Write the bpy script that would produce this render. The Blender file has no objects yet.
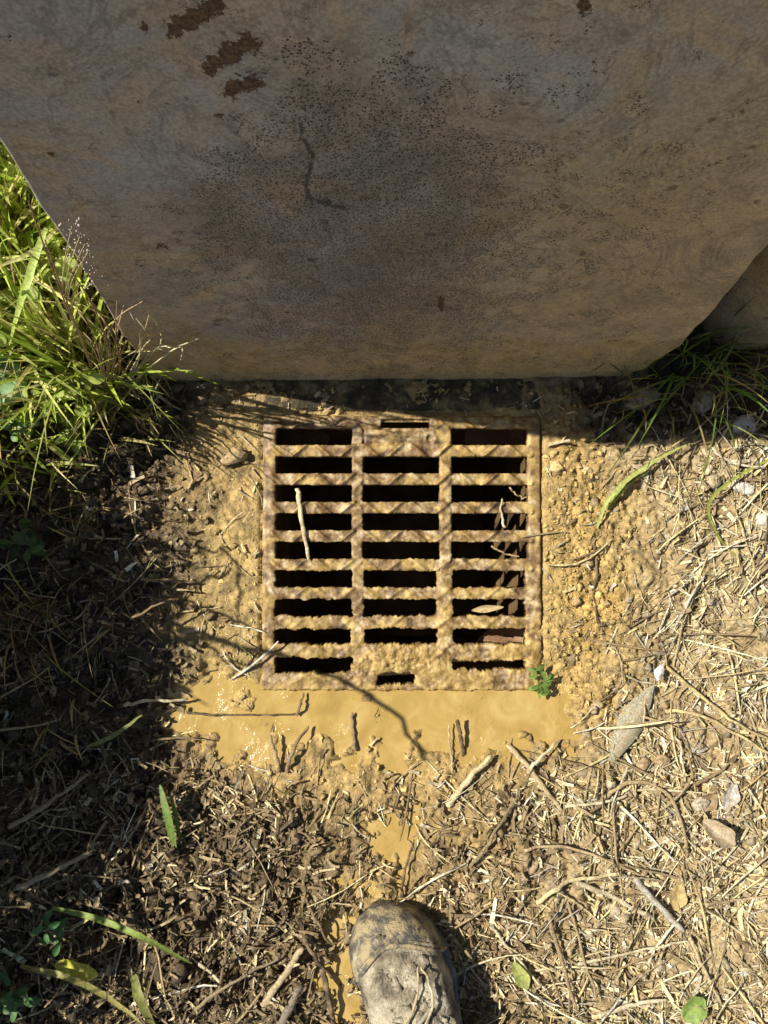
import bpy, math, random
import numpy as np
from mathutils import Vector

R = math.radians
rng = np.random.default_rng(11)
random.seed(5)
scene = bpy.context.scene
col = scene.collection

# ------------------------------------------------------------------ noise
def _h(ix, iy, iz, seed):
    n = (ix.astype(np.int64) * 374761393 + iy.astype(np.int64) * 668265263 + iz.astype(np.int64) * 2147483647 + seed * 974634777) & 0xFFFFFFFF
    n = ((n ^ (n >> 13)) * 1274126177) & 0xFFFFFFFF
    n = ((n ^ (n >> 16)) * 2246822519) & 0xFFFFFFFF
    return ((n ^ (n >> 15)) & 0xFFFFFF) / float(0xFFFFFF)

def vnoise2(x, y, seed=0):
    ix, iy = np.floor(x), np.floor(y)
    fx, fy = x - ix, y - iy
    ux, uy = fx**3*(fx*(fx*6-15)+10), fy**3*(fy*(fy*6-15)+10)
    z = np.zeros_like(ix)
    def g(dx, dy):
        a = _h(ix+dx, iy+dy, z, seed) * 2*np.pi
        return np.cos(a)*(fx-dx) + np.sin(a)*(fy-dy)
    a = g(0,0)*(1-ux) + g(1,0)*ux
    b = g(0,1)*(1-ux) + g(1,1)*ux
    return (a*(1-uy) + b*uy) * 1.5

def fbm(x, y, scale, octv=4, seed=0, gain=.5):
    """scale = size in metres of the largest lumps; about -1..1"""
    s, amp, t = 0, 1.0, 0
    for o in range(octv):
        s = s + amp*vnoise2(x/scale*(2.03**o)+17.3*o, y/scale*(2.03**o)-9.1*o, seed+o)
        t += amp; amp *= gain
    return s / t * 1.4

def vnoise3(x, y, z, seed=0):
    ix, iy, iz = np.floor(x), np.floor(y), np.floor(z)
    fx, fy, fz = x-ix, y-iy, z-iz
    fx, fy, fz = fx*fx*(3-2*fx), fy*fy*(3-2*fy), fz*fz*(3-2*fz)
    r = 0
    for dx in (0,1):
        for dy in (0,1):
            for dz in (0,1):
                r = r + _h(ix+dx, iy+dy, iz+dz, seed)*(fx if dx else 1-fx)*(fy if dy else 1-fy)*(fz if dz else 1-fz)
    return r*2-1

def fbm3(x, y, z, scale, octv=4, seed=0):
    s, amp, t = 0, 1.0, 0
    for o in range(octv):
        k = 2.03**o/scale
        s = s + amp*vnoise3(x*k+3.1*o, y*k+7.7*o, z*k+1.3*o, seed+o); t += amp; amp *= .5
    return s/t

def sst(a, b, x):
    t = np.clip((x-a)/(b-a), 0, 1)
    return t*t*(3-2*t)

# ------------------------------------------------------------------ camera
W_, H_, F = 768, 1024, 800.0
CAM = np.array([0.0, 0.0, 0.976]); TILT = R(10)
RIGHT = np.array([1.0,0,0]); FWD = np.array([0, math.sin(TILT), -math.cos(TILT)]); UP = np.array([0, math.cos(TILT), math.sin(TILT)])
def ray(px, py):
    d = FWD + RIGHT*((px-384)/F) + UP*((512-py)/F)
    return d
SL = math.tan(R(8)); YG = 0.1216; YL = -0.050
ZL = SL*(YL-YG)
def base(x, y):
    """slope falling from the wall to the puddle, level ground after it"""
    k = .012
    t = (y-YL)/k
    sp = np.where(t > 30, t, np.log1p(np.exp(np.clip(t, -60, 30))))*k
    return ZL + SL*np.minimum(sp, .33-YL+ .0*x)
def project(x, y, z):
    v0, v1, v2 = x-CAM[0], y-CAM[1], z-CAM[2]
    d = v1*FWD[1] + v2*FWD[2]
    d = np.maximum(d, .05)
    return 384 + F*v0/d, 512 - F*(v1*UP[1]+v2*UP[2])/d

# ------------------------------------------------------------------ ground height
MM = 0.34/277                         # metres for one picture unit on the grate
GX = .0225
def grate_uv(x, y):
    return (x-GX), (y-YG)/math.cos(R(8))
GU0, GU1 = (263-402.5)*MM, (541-402.5)*MM
GV0, GV1 = (553-690)*MM, (553-416)*MM

def sdrect(u, v, a, b, c, d):
    qx = np.abs(u-(a+b)/2)-(b-a)/2; qy = np.abs(v-(c+d)/2)-(d-c)/2
    return np.hypot(np.maximum(qx,0), np.maximum(qy,0)) + np.minimum(np.maximum(qx,qy),0)

def blob(px, py, cx, cy, rx, ry, soft=.5):
    d = np.hypot((px-cx)/rx, (py-cy)/ry)
    return 1-sst(1-soft, 1+soft, d)

def masks(x, y):
    px, py = project(x, y, base(x, y))
    n = fbm(x, y, .09, 4, 31)
    n2 = fbm(x, y, .03, 3, 57)
    fd = 1-sst(.15, .6, np.hypot(np.maximum(np.abs(x)-.6, 0), np.maximum(np.abs(y)-.45, 0))); n = n*fd; n2 = n2*fd
    # smooth yellow clay round the drain
    clay = blob(px+30*n, py+30*n2, 385, 590, 250, 225, .22)
    clay = np.maximum(clay, .85*blob(px+45*n, py+45*n2, 395, 835, 95, 120, .6)*sst(-.35, .25, fbm(x, y, .045, 3, 161)+.1))
    # puddle of muddy water
    jag = 34*n + 30*n2
    pud = np.maximum(blob(px+jag*.6, py+jag*.8, 330, 722, 165, 48, .35), blob(px+14*n2, py+jag*.7, 480, 718, 105, 42, .35))
    pud = np.maximum(pud, .9*blob(px+jag*.9, py+n2*20, 392, 842, 15, 34, .6))
    pud = np.maximum(pud, blob(px+jag*.8, py, 338, 968, 19, 62, .6))
    pud = np.maximum(pud, .8*blob(px+jag*.9, py, 358, 905, 14, 22, .6))
    isl = fbm(x, y, .05, 4, 133)
    pud = np.clip(pud - .9*sst(.22, .5, isl)*(1-.5*blob(px, py, 460, 722, 90, 30, .5)) - .9*sst(735, 775, py+30*n2+20*n)*(py < 800), 0, 1)*(1-sst(560, 600, px+30*n)*(py < 790))
    # dark humus on the left
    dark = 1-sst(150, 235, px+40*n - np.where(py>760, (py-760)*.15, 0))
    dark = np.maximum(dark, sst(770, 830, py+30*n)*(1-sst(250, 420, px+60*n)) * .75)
    wall_shade = sst(555, 590, px+20*n)*(1-sst(425, 450, py+14*n2))  # soil in the wall's shadow on the right: shade deepened in the colour
    dark = np.maximum(dark, 1.0*wall_shade)
    # dry straw covered soil on the right
    dry = sst(560, 650, px+45*n + np.clip(py-700, 0, 400)*.35)
    dry = dry*(1-.85*wall_shade)
    return px, py, clay*(1-wall_shade), np.clip(pud,0,1), np.clip(dark,0,1), np.clip(dry,0,1)

def ground(x, y, want=False):
    px, py, clay, pud, dark, dry = masks(x, y)
    z = base(x, y)
    near = 1-sst(.9, 2.2, np.hypot(x, y))
    bd = np.hypot(np.maximum(np.abs(x+.01)-.61, 0), np.maximum(np.abs(y+.015)-.455, 0))
    fine = 1-sst(.0, .22, bd)
    # bank that climbs on the left, highest beside the wall end
    bx = sst(-.27, -.62, x) if False else 1-sst(-.62, -.25, x)
    z = z + bx*(.04 + .11*sst(.12, .42, y))
    z = z + .03*sst(.30, .6, x) + .02*sst(.4, .9, y)
    rough = np.clip(1-clay, 0, 1)
    l1 = fbm(x, y, .055, 4, 3); l2 = fbm(x, y, .016, 3, 9); l3 = fbm(x, y, .006, 2, 15)
    ridg = 1-np.abs(fbm(x, y, .03, 3, 77))*2
    z = z + near*(rough*((.013+.009*dark)*l1 + .0075*l2*fine + .0034*l3*fine + .008*ridg*dark*fine) + clay*(1-pud)*(.0055*l1 + (.0036+.0020*sst(520,570,px))*l2 + (.0018+.0018*sst(500,570,px))*l3 + .0006*fbm(x, y, .0045, 2, 19)))
    z = z + (1-near)*.06*fbm(x, y, .6, 3, 3)
    # the bed of the puddle lies under the water level
    z = z*(1-pud) + pud*(ZL-.012+.004*l1) 
    lip = np.clip(clay,0,1)*(1-pud)*sst(690, 640, py) if False else 0
    # the bed round the grate, level with its top, with a groove along the rim
    u, v = grate_uv(x, y)
    d = sdrect(u, v, GU0, GU1, GV0, GV1)
    plane = SL*(y-YG)
    g = 1-sst(0, .045, d)
    keep = .45
    z = z*(1-g) + (plane + keep*(z-base(x,y)) - .001)*g
    z = np.where(d < 0, np.minimum(z, plane-.006 + .006*sst(.1, .5, l1+ .8*sst(560, 690, py))*sst(470, 545, px)), z)
    gn = np.clip(.75 + 1.5*fbm(x, y, .05, 2, 44), 0, 1)*(1-.8*sst(560, 660, px)*0)
    z = z - .007*np.exp(-((d-.002)/.0022)**2)*gn*(1-sst(-.03,-.06,y) if False else 1)
    # concrete strip lies flush in front of the wall: sink the soil under it
    strip = (np.abs(x-.015) < .20) & (y > .292) & (y < .36)
    z = np.where(strip, np.minimum(z, SL*(y-YG)-.008+.018*sst(-.05, .45, fbm(x, y, .05, 4, 191)+.9*sst(.10, .185, np.abs(x-.015)))), z)
    # the soil dips under the wall, so that nothing pokes through its face
    if want: return z, px, py, clay, pud, dark, dry
    return z

def at(px, py, up=0.0):
    """point on the soil seen at a place of the layout"""
    d = ray(px, py)
    t = 1.0/ -d[2] * .976
    for _ in range(12):
        p = CAM + d*t
        gz = float(ground(np.array([p[0]]), np.array([p[1]]))[0]) + up
        t += (gz-p[2])/d[2]*.8
    return CAM + d*t

# ------------------------------------------------------------------ mesh helpers
def mesh_obj(name, verts, faces, mat=None, parent=None, smooth=True, cols=None, attrs=None, uvlen=None):
    me = bpy.data.meshes.new(name)
    verts = np.asarray(verts, dtype=np.float32)
    if isinstance(faces, np.ndarray):
        nf, k = faces.shape
        me.vertices.add(len(verts)); me.vertices.foreach_set('co', verts.ravel())
        me.loops.add(nf*k); me.loops.foreach_set('vertex_index', faces.astype(np.int32).ravel())
        me.polygons.add(nf)
        me.polygons.foreach_set('loop_start', np.arange(0, nf*k, k, dtype=np.int32))
        me.update(calc_edges=True)
    else:
        me.from_pydata([tuple(v) for v in verts], [], [tuple(f) for f in faces]); me.update()
    if smooth: me.polygons.foreach_set('use_smooth', np.ones(len(me.polygons), dtype=bool))
    if cols is not None:
        a = me.attributes.new('col', 'FLOAT_COLOR', 'POINT')
        c = np.ones((len(verts), 4), dtype=np.float32); c[:, :3] = cols
        a.data.foreach_set('color', c.ravel())
    for k_, v_ in (attrs or {}).items():
        a = me.attributes.new(k_, 'FLOAT', 'POINT'); a.data.foreach_set('value', np.asarray(v_, dtype=np.float32))
    if mat: me.materials.append(mat)
    me.validate()
    o = bpy.data.objects.new(name, me); col.objects.link(o)
    if parent: o.parent = parent
    return o

def tag(o, label=None, cat=None, group=None, kind=None):
    if label: o['label'] = label
    if cat: o['category'] = cat
    if group: o['group'] = group
    if kind or cat: o['kind'] = kind or 'thing'
    return o

def empty(name, loc=(0,0,0)):
    o = bpy.data.objects.new(name, None); col.objects.link(o); o.location = loc; o.empty_display_size = .02
    return o

def grid_faces(n, m, wrap=False):
    i = np.arange(n-1)[:,None]; j = np.arange(m if wrap else m-1)[None,:]
    j2 = (j+1) % m
    return np.stack([(i*m+j), (i*m+j2), ((i+1)*m+j2), ((i+1)*m+j)], -1).reshape(-1, 4)

def tubes(P, Wd, Th, C, sides=5, rough=0.0):
    """N strands of K points; half width Wd and half thickness Th (N,K); colours C (N,3) or (N,K,3)"""
    N, K, _ = P.shape
    T = np.gradient(P, axis=1); T /= np.linalg.norm(T, axis=2, keepdims=True)+1e-9
    up = np.zeros_like(T); up[..., 2] = 1
    steep = np.abs(T[..., 2:3]) > .93
    up = np.where(steep, np.array([0,1.0,0]), up)
    S = np.cross(T, up); S /= np.linalg.norm(S, axis=2, keepdims=True)+1e-9
    U = np.cross(S, T)
    ang = np.arange(sides)/sides*2*np.pi + (np.pi/2)
    ca, sa = np.cos(ang), np.sin(ang)
    if rough: Wd = Wd*(1+rough*rng.normal(size=(N,K))); 
    V = P[:,:,None,:] + S[:,:,None,:]*(Wd[:,:,None]*ca)[...,None] + U[:,:,None,:]*(Th[:,:,None]*sa)[...,None]
    base_f = grid_faces(K, sides, True)
    caps = []
    Fc = (base_f[None] + (np.arange(N)*K*sides)[:,None,None]).reshape(-1,4)
    if C.ndim == 2: C = np.repeat(C[:,None,:], K, axis=1)
    Cc = np.repeat(C[:,:,None,:], sides, axis=2)
    return V.reshape(-1,3), Fc, Cc.reshape(-1,3)

def ribbons(P, Wd, C, fold=.3, roll=None):
    """leaf-like strands: a thin V of three points across, both sides visible"""
    N, K, _ = P.shape
    T = np.gradient(P, axis=1); T /= np.linalg.norm(T, axis=2, keepdims=True)+1e-9
    up = np.zeros_like(T); up[..., 2] = 1
    up = np.where(np.abs(T[..., 2:3]) > .95, np.array([0,1.0,0]), up)
    S = np.cross(T, up); S /= np.linalg.norm(S, axis=2, keepdims=True)+1e-9
    U = np.cross(S, T)
    if roll is not None:
        c, s = np.cos(roll)[..., None], np.sin(roll)[..., None]
        S, U = S*c+U*s, U*c-S*s
    V = np.stack([P + S*Wd[...,None] + U*(Wd*fold)[...,None], P, P - S*Wd[...,None] + U*(Wd*fold)[...,None]], axis=2)
    f = grid_faces(K, 3)
    Fc = (f[None] + (np.arange(N)*K*3)[:,None,None]).reshape(-1,4)
    if C.ndim == 2: C = np.repeat(C[:,None,:], K, axis=1)
    return V.reshape(-1,3), Fc, np.repeat(C[:,:,None,:], 3, axis=2).reshape(-1,3)

def merge(parts):
    vs, fs, cs, n = [], [], [], 0
    for v, f, c in parts:
        vs.append(v); fs.append(f+n); cs.append(c); n += len(v)
    return np.concatenate(vs), np.concatenate(fs), np.concatenate(cs)

# ------------------------------------------------------------------ materials
def new_mat(name):
    m = bpy.data.materials.new(name); m.use_nodes = True
    nt = m.node_tree
    return m, nt, nt.nodes['Principled BSDF']
def node(nt, kind, **kw):
    n = nt.nodes.new(kind)
    for k, v in kw.items(): setattr(n, k, v)
    return n
def noise(nt, scale, detail=4, rough=.55, vec=None, dist=0):
    n = node(nt, 'ShaderNodeTexNoise'); n.inputs['Scale'].default_value = scale
    n.inputs['Detail'].default_value = detail; n.inputs['Roughness'].default_value = rough; n.inputs['Distortion'].default_value = dist
    if vec is not None: nt.links.new(vec, n.inputs['Vector'])
    return n.outputs['Fac']
def ramp(nt, fac, stops):
    n = node(nt, 'ShaderNodeValToRGB'); nt.links.new(fac, n.inputs['Fac'])
    e = n.color_ramp.elements
    while len(e) < len(stops): e.new(.5)
    for i, (p, c) in enumerate(stops):
        e[i].position = p; e[i].color = (*c, 1) if not isinstance(c, (int, float)) else (c, c, c, 1)
    return n.outputs['Color']
def mix(nt, fac, a, b, mode='MIX'):
    n = node(nt, 'ShaderNodeMix', data_type='RGBA', blend_type=mode)
    for sock, v in ((n.inputs[0], fac), (n.inputs[6], a), (n.inputs[7], b)):
        if isinstance(v, (int, float)): sock.default_value = v
        elif isinstance(v, tuple): sock.default_value = (*v, 1)
        else: nt.links.new(v, sock)
    return n.outputs[2]
def math_(nt, op, a, b=None, clamp=False):
    n = node(nt, 'ShaderNodeMath', operation=op, use_clamp=clamp)
    for s, v in zip(n.inputs, (a, b)):
        if v is None: continue
        if isinstance(v, (int, float)): s.default_value = v
        else: nt.links.new(v, s)
    return n.outputs[0]
def bump(nt, h, strength, dist, prev=None):
    n = node(nt, 'ShaderNodeBump'); n.inputs['Strength'].default_value = strength; n.inputs['Distance'].default_value = dist
    nt.links.new(h, n.inputs['Height'])
    if prev is not None: nt.links.new(prev, n.inputs['Normal'])
    return n.outputs['Normal']
def attr(nt, name):
    return node(nt, 'ShaderNodeAttribute', attribute_name=name)
def pos(nt):
    return node(nt, 'ShaderNodeTexCoord').outputs['Object']

def mat_ground():
    m, nt, b = new_mat('wet_soil'); p = pos(nt)
    c = attr(nt, 'col').outputs['Color']; wet = attr(nt, 'wet').outputs['Fac']
    v = ramp(nt, noise(nt, 160, 5, .65, p), [(.32, .5), (.5, 1.0), (.68, 1.4)])
    c = mix(nt, 1.0, c, v, 'MULTIPLY')
    spk = ramp(nt, noise(nt, 420, 3, .6, p), [(.60, 0.0), (.70, 1.0)])
    c = mix(nt, math_(nt, 'MULTIPLY', spk, .35), c, (.42, .36, .24))
    nt.links.new(c, b.inputs['Base Color'])
    r = ramp(nt, noise(nt, 60, 3, .5, p), [(.35, .42), (.65, .78)])
    rr = math_(nt, 'SUBTRACT', r, math_(nt, 'MULTIPLY', wet, .36), True)
    nt.links.new(rr, b.inputs['Roughness'])
    b.inputs['Specular IOR Level'].default_value = .4
    n = bump(nt, noise(nt, 1100, 4, .7, p), .55, .0012)
    n = bump(nt, noise(nt, 300, 5, .65, p), .7, .004, n)
    nt.links.new(n, b.inputs['Normal'])
    return m

def mat_strand(name, rough=.6, trans=0.0, var=.25, scale=300, mud=0.0):
    m, nt, b = new_mat(name); p = pos(nt)
    c = attr(nt, 'col').outputs['Color']
    v = ramp(nt, noise(nt, scale, 4, .6, p), [(.3, 1-var*1.6), (.5, 1.0), (.7, 1+var)])
    c = mix(nt, 1.0, c, v, 'MULTIPLY')
    if mud:
        w = node(nt, 'ShaderNodeNewGeometry').outputs['Position']
        f = ramp(nt, noise(nt, 75, 5, .7, w), [(.46, 0.0), (.62, mud)])
        c = mix(nt, f, c, (.27, .19, .095))
    nt.links.new(c, b.inputs['Base Color'])
    b.inputs['Roughness'].default_value = rough
    nt.links.new(bump(nt, noise(nt, 700, 4, .6, p), .5, .0008), b.inputs['Normal'])
    b.inputs['Specular IOR Level'].default_value = .35
    if trans:
        tr = node(nt, 'ShaderNodeBsdfTranslucent'); nt.links.new(c, tr.inputs['Color'])
        ms = node(nt, 'ShaderNodeMixShader'); ms.inputs[0].default_value = trans
        out = nt.nodes['Material Output']
        nt.links.new(b.outputs[0], ms.inputs[1]); nt.links.new(tr.outputs[0], ms.inputs[2]); nt.links.new(ms.outputs[0], out.inputs['Surface'])
    return m

def mat_water():
    m, nt, b = new_mat('muddy_water'); p = pos(nt)
    c = ramp(nt, noise(nt, 26, 6, .6, p, 1.0), [(.3, (.30, .195, .052)), (.5, (.37, .245, .07)), (.7, (.44, .31, .11))])
    nt.links.new(c, b.inputs['Base Color'])
    r = ramp(nt, noise(nt, 30, 3, .5, p), [(.4, .06), (.7, .22)])
    nt.links.new(r, b.inputs['Roughness'])
    msk = ramp(nt, noise(nt, 18, 4, .6, p), [(.45, 0.0), (.6, 1.0)])
    hh = math_(nt, 'MULTIPLY', noise(nt, 170, 5, .65, p, .8), msk)
    n = bump(nt, hh, .5, .0022)
    nt.links.new(bump(nt, noise(nt, 60, 3, .5, p), .14, .003, n), b.inputs['Normal'])
    return m

def mat_grate():
    m, nt, b = new_mat('rusty_iron_under_mud'); p = pos(nt)
    mud = attr(nt, 'mud').outputs['Fac']
    n1 = noise(nt, 38, 5, .6, p)
    f = math_(nt, 'ADD', math_(nt, 'MULTIPLY', n1, 1.5), math_(nt, 'SUBTRACT', mud, .95))
    f = ramp(nt, f, [(.25, 0.0), (.5, 1.0)])
    iron = ramp(nt, noise(nt, 60, 5, .62, p), [(.36, (.06, .032, .012)), (.5, (.20, .115, .038)), (.64, (.46, .35, .19))])
    mudc = ramp(nt, noise(nt, 75, 6, .62, p), [(.34, (.13, .075, .018)), (.5, (.29, .18, .047)), (.66, (.50, .36, .13))])
    c = mix(nt, f, iron, mudc)
    nt.links.new(c, b.inputs['Base Color'])
    nt.links.new(ramp(nt, n1, [(.35, .42), (.65, .75)]), b.inputs['Roughness'])
    n = bump(nt, noise(nt, 900, 4, .6, p), .32, .001)
    nt.links.new(bump(nt, noise(nt, 200, 4, .6, p), .25, .002, n), b.inputs['Normal'])
    return m

def mat_wall():
    m, nt, b = new_mat('weathered_concrete'); p = pos(nt)
    big = noise(nt, 5.0, 8, .6, p, 1.0)
    c = ramp(nt, big, [(.3, (.32, .26, .195)), (.43, (.43, .345, .26)), (.52, (.48, .365, .25)), (.60, (.44, .36, .275)), (.70, (.35, .305, .26))])
    oc = attr(nt, 'ochre').outputs['Fac']
    c = mix(nt, math_(nt, 'MULTIPLY', oc, .7), c, (.42, .29, .09))
    gr = attr(nt, 'grey').outputs['Fac']
    c = mix(nt, math_(nt, 'MULTIPLY', gr, ramp(nt, noise(nt, 16, 4, .6, p, .5), [(.34, 0.0), (.58, .85)])), c, (.41, .385, .355))
    pt = ramp(nt, noise(nt, 8, 8, .6, p, 1.2), [(.53, 0.0), (.60, .6)])
    c = mix(nt, pt, c, (.54, .385, .22))
    vn = ramp(nt, noise(nt, 7, 8, .72, p, 2.2), [(.475, 0.0), (.497, .45), (.503, .45), (.525, 0.0)])
    c = mix(nt, vn, c, (.17, .145, .115))
    # soft streaks and grain
    g = ramp(nt, noise(nt, 45, 6, .7, p), [(.30, .8), (.5, 1.0), (.70, 1.15)])
    c = mix(nt, .8, c, g, 'MULTIPLY')
    g = ramp(nt, noise(nt, 420, 3, .6, p), [(.34, .68), (.5, 1.0), (.66, 1.3)])
    c = mix(nt, .7, c, g, 'MULTIPLY')
    mo = ramp(nt, math_(nt, 'ADD', math_(nt, 'MULTIPLY', attr(nt, 'speck').outputs['Fac'], .55), math_(nt, 'MULTIPLY', noise(nt, 14, 7, .7, p, .4), .9)), [(.58, 0.0), (.84, .50)])
    c = mix(nt, mo, c, (.12, .105, .085))
    st = ramp(nt, noise(nt, 20, 8, .72, p, 1.6), [(.58, 0.0), (.66, .5)])
    c = mix(nt, st, c, (.22, .16, .10))
    # black mould dots, thick in the middle of the face
    sp = attr(nt, 'speck').outputs['Fac']
    v = node(nt, 'ShaderNodeTexVoronoi'); v.inputs['Scale'].default_value = 400; nt.links.new(p, v.inputs['Vector'])
    dot = ramp(nt, v.outputs['Distance'], [(.24, 1.0), (.38, 0.0)])
    pick = math_(nt, 'GREATER_THAN', math_(nt, 'ADD', sp, math_(nt, 'MULTIPLY', math_(nt, 'SUBTRACT', noise(nt, 30, 5, .7, p), .5), 2.4)), .29)
    c = mix(nt, math_(nt, 'MULTIPLY', math_(nt, 'MULTIPLY', dot, pick), .85), c, (.035, .03, .026))
    v2 = node(nt, 'ShaderNodeTexVoronoi'); v2.inputs['Scale'].default_value = 620; nt.links.new(p, v2.inputs['Vector'])
    d2 = ramp(nt, v2.outputs['Distance'], [(.20, 1.0), (.40, 0.0)])
    c = mix(nt, math_(nt, 'MULTIPLY', math_(nt, 'MULTIPLY', d2, pick), .8), c, (.04, .036, .03))
    sn = noise(nt, 150, 6, .72, p)
    rare = ramp(nt, noise(nt, 55, 2, .5, p), [(.70, 0.0), (.74, 1.0)])
    c = mix(nt, math_(nt, 'MULTIPLY', rare, .55), c, (.07, .05, .03))
    # mud thrown at the face, and a crooked crack
    splat = attr(nt, 'splat').outputs['Fac']
    s = ramp(nt, math_(nt, 'ADD', splat, math_(nt, 'MULTIPLY', math_(nt, 'SUBTRACT', sn, .5), 3.2)), [(.50, 0.0), (.62, 1.0)])
    mudc = ramp(nt, noise(nt, 330, 4, .7, p), [(.38, (.03, .015, .007)), (.62, (.17, .09, .038))])
    c = mix(nt, math_(nt, 'MULTIPLY', s, .9), c, mudc)
    cr = attr(nt, 'crack').outputs['Fac']
    k = ramp(nt, math_(nt, 'ADD', cr, math_(nt, 'MULTIPLY', math_(nt, 'SUBTRACT', sn, .5), 2.6)), [(.60, 0.0), (.82, 1.0)])
    c = mix(nt, math_(nt, 'MULTIPLY', k, .75), c, (.045, .045, .045))
    nt.links.new(c, b.inputs['Base Color'])
    b.inputs['Roughness'].default_value = .85
    b.inputs['Specular IOR Level'].default_value = .25
    pit_ = math_(nt, 'MULTIPLY', dot, pick)
    n = bump(nt, math_(nt, 'SUBTRACT', noise(nt, 700, 4, .65, p), pit_), .45, .0012)
    n = bump(nt, noise(nt, 40, 4, .55, p), .12, .004, n)
    n = bump(nt, s, .5, .002, n)
    nt.links.new(n, b.inputs['Normal'])
    return m

def mat_noise(name, stops, scale=40, rough=.85, bs=300, bd=.003, bst=.6):
    m, nt, b = new_mat(name); p = pos(nt)
    nt.links.new(ramp(nt, noise(nt, scale, 6, .65, p), stops), b.inputs['Base Color'])
    b.inputs['Roughness'].default_value = rough
    nt.links.new(bump(nt, noise(nt, bs, 5, .65, p), bst, bd), b.inputs['Normal'])
    return m

M_ground = mat_ground(); M_water = mat_water(); M_grate = mat_grate(); M_wall = mat_wall()
M_straw = mat_strand('dry_straw', .65, .08, .35, 420, .75); M_leaf = mat_strand('green_leaf', .4, .42, .22, 160, 0)
M_blade = mat_strand('muddy_green_blade', .5, .25, .3, 260, .3)
M_twig = mat_strand('twig_bark', .8, 0, .45, 520, .7); M_crumb = mat_strand('soil_crumb', .8, 0, .35, 350)
M_clod = mat_strand('clod_soil', .85, 0, .5, 260)
M_strip = mat_noise('dirty_concrete', [(.40, (.035, .026, .012)), (.52, (.085, .064, .026)), (.64, (.26, .19, .08))], 45, .9, 260, .005, .9)
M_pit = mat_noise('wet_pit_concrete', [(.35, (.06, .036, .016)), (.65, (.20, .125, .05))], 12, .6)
M_stone = mat_noise('pale_stone', [(.3, (.42, .37, .29)), (.6, (.62, .57, .48))], 90)

# ------------------------------------------------------------------ ground sheet
WALL_Y = .333
def spaced(lo, hi, step, far):
    a = list(np.arange(lo, hi+1e-9, step)); s = step; x = a[-1]; out = []
    while x < far: s *= 1.1; x += s; out.append(x)
    s = step; x = a[0]; pre = []
    while x > -far: s *= 1.1; x -= s; pre.append(x)
    return np.array(pre[::-1] + a + out)
gxs = spaced(-.62, .60, .0022, 60); gys = spaced(-.47, .44, .0022, 60)
X, Y = np.meshgrid(gxs, gys)
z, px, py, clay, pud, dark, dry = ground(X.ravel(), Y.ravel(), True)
x, y = X.ravel(), Y.ravel()
def lerp(a, b, t): return a*(1-t)[:,None] + np.asarray(b)[None,:]*t[:,None]
c = np.repeat(np.array([[.24, .16, .07]]), len(x), 0)
bd = np.hypot(np.maximum(np.abs(x+.01)-.61, 0), np.maximum(np.abs(y+.015)-.455, 0)); fine = 1-sst(0, .22, bd)
n1 = fbm(x, y, .05, 4, 91)*fine; n2 = fbm(x, y, .014, 3, 92)*fine
c = lerp(c, (.44, .335, .165), np.clip(dry*(.6+.6*n1), 0, 1))
c = lerp(c, (.38, .255, .085), clay*np.clip(.9+.3*n1, 0, 1))
c = lerp(c, (.44, .28, .075), clay*sst(530, 590, px)*np.clip(.6+.9*n1, 0, 1))
c = lerp(c, (.42, .285, .085), pud)
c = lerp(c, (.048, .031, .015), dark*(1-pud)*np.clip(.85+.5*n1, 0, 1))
c = lerp(c, (.19, .115, .05), np.clip(n2*1.2-.35, 0, 1)*(1-pud)*.6)
far = sst(.8, 2.0, np.hypot(x, y))
c = lerp(c, (.11, .105, .045), far*np.clip(.6+.5*fbm(x, y, 1.6, 2, 8)*(1-sst(4, 12, np.hypot(x, y))), 0, 1))
n3 = fbm(x, y, .035, 5, 171, .62)
c = c*(1+clay*(1-pud)*np.clip(.75*n3, -.42, .38))[:,None]
wet = np.clip(np.maximum(pud, .6*clay)+.3*dark, 0, 1)
Fg = grid_faces(len(gys), len(gxs))
u, v = grate_uv(x, y)
dm = sdrect(u, v, GU0, GU1, GV0, GV1)
inside = dm < -.0045
Fg = Fg[~inside[Fg].all(1)]
used = np.unique(Fg); remap = np.full(len(x), -1); remap[used] = np.arange(len(used))
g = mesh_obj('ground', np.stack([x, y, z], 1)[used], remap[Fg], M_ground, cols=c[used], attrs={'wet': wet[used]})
tag(g, 'muddy yellow and brown soil strewn with dry straw', 'ground', kind='structure')

# puddle
ws = .003
pxs, pys = np.arange(-.34, .34, ws), np.arange(-.44, .0, ws)
PX, PY = np.meshgrid(pxs, pys)
pz = ZL-.0035 + .0004*fbm(PX.ravel(), PY.ravel(), .03, 2, 5)
Fp = grid_faces(len(pys), len(pxs))
_, _, _, pm, _, _ = masks(PX.ravel(), PY.ravel())
gz = ground(PX.ravel(), PY.ravel())
low = (pm > .02)
wu, wv = grate_uv(PX.ravel(), PY.ravel()); wet_ok = sdrect(wu, wv, GU0, GU1, GV0, GV1) > -.001
for _ in range(2):
    L = low.reshape(PX.shape); L2 = L.copy()
    L2[1:] |= L[:-1]; L2[:-1] |= L[1:]; L2[:,1:] |= L[:,:-1]; L2[:,:-1] |= L[:,1:]; low = L2.ravel()
low &= wet_ok
Fp = Fp[low[Fp].all(1)]
used = np.unique(Fp); remap = np.full(len(pz), -1); remap[used] = np.arange(len(used))
w = mesh_obj('puddle', np.stack([PX.ravel(), PY.ravel(), pz], 1)[used], remap[Fp], M_water)
tag(w, 'shallow puddle of opaque yellow muddy water along the foot of the grate', 'puddle', kind='structure')

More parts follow.
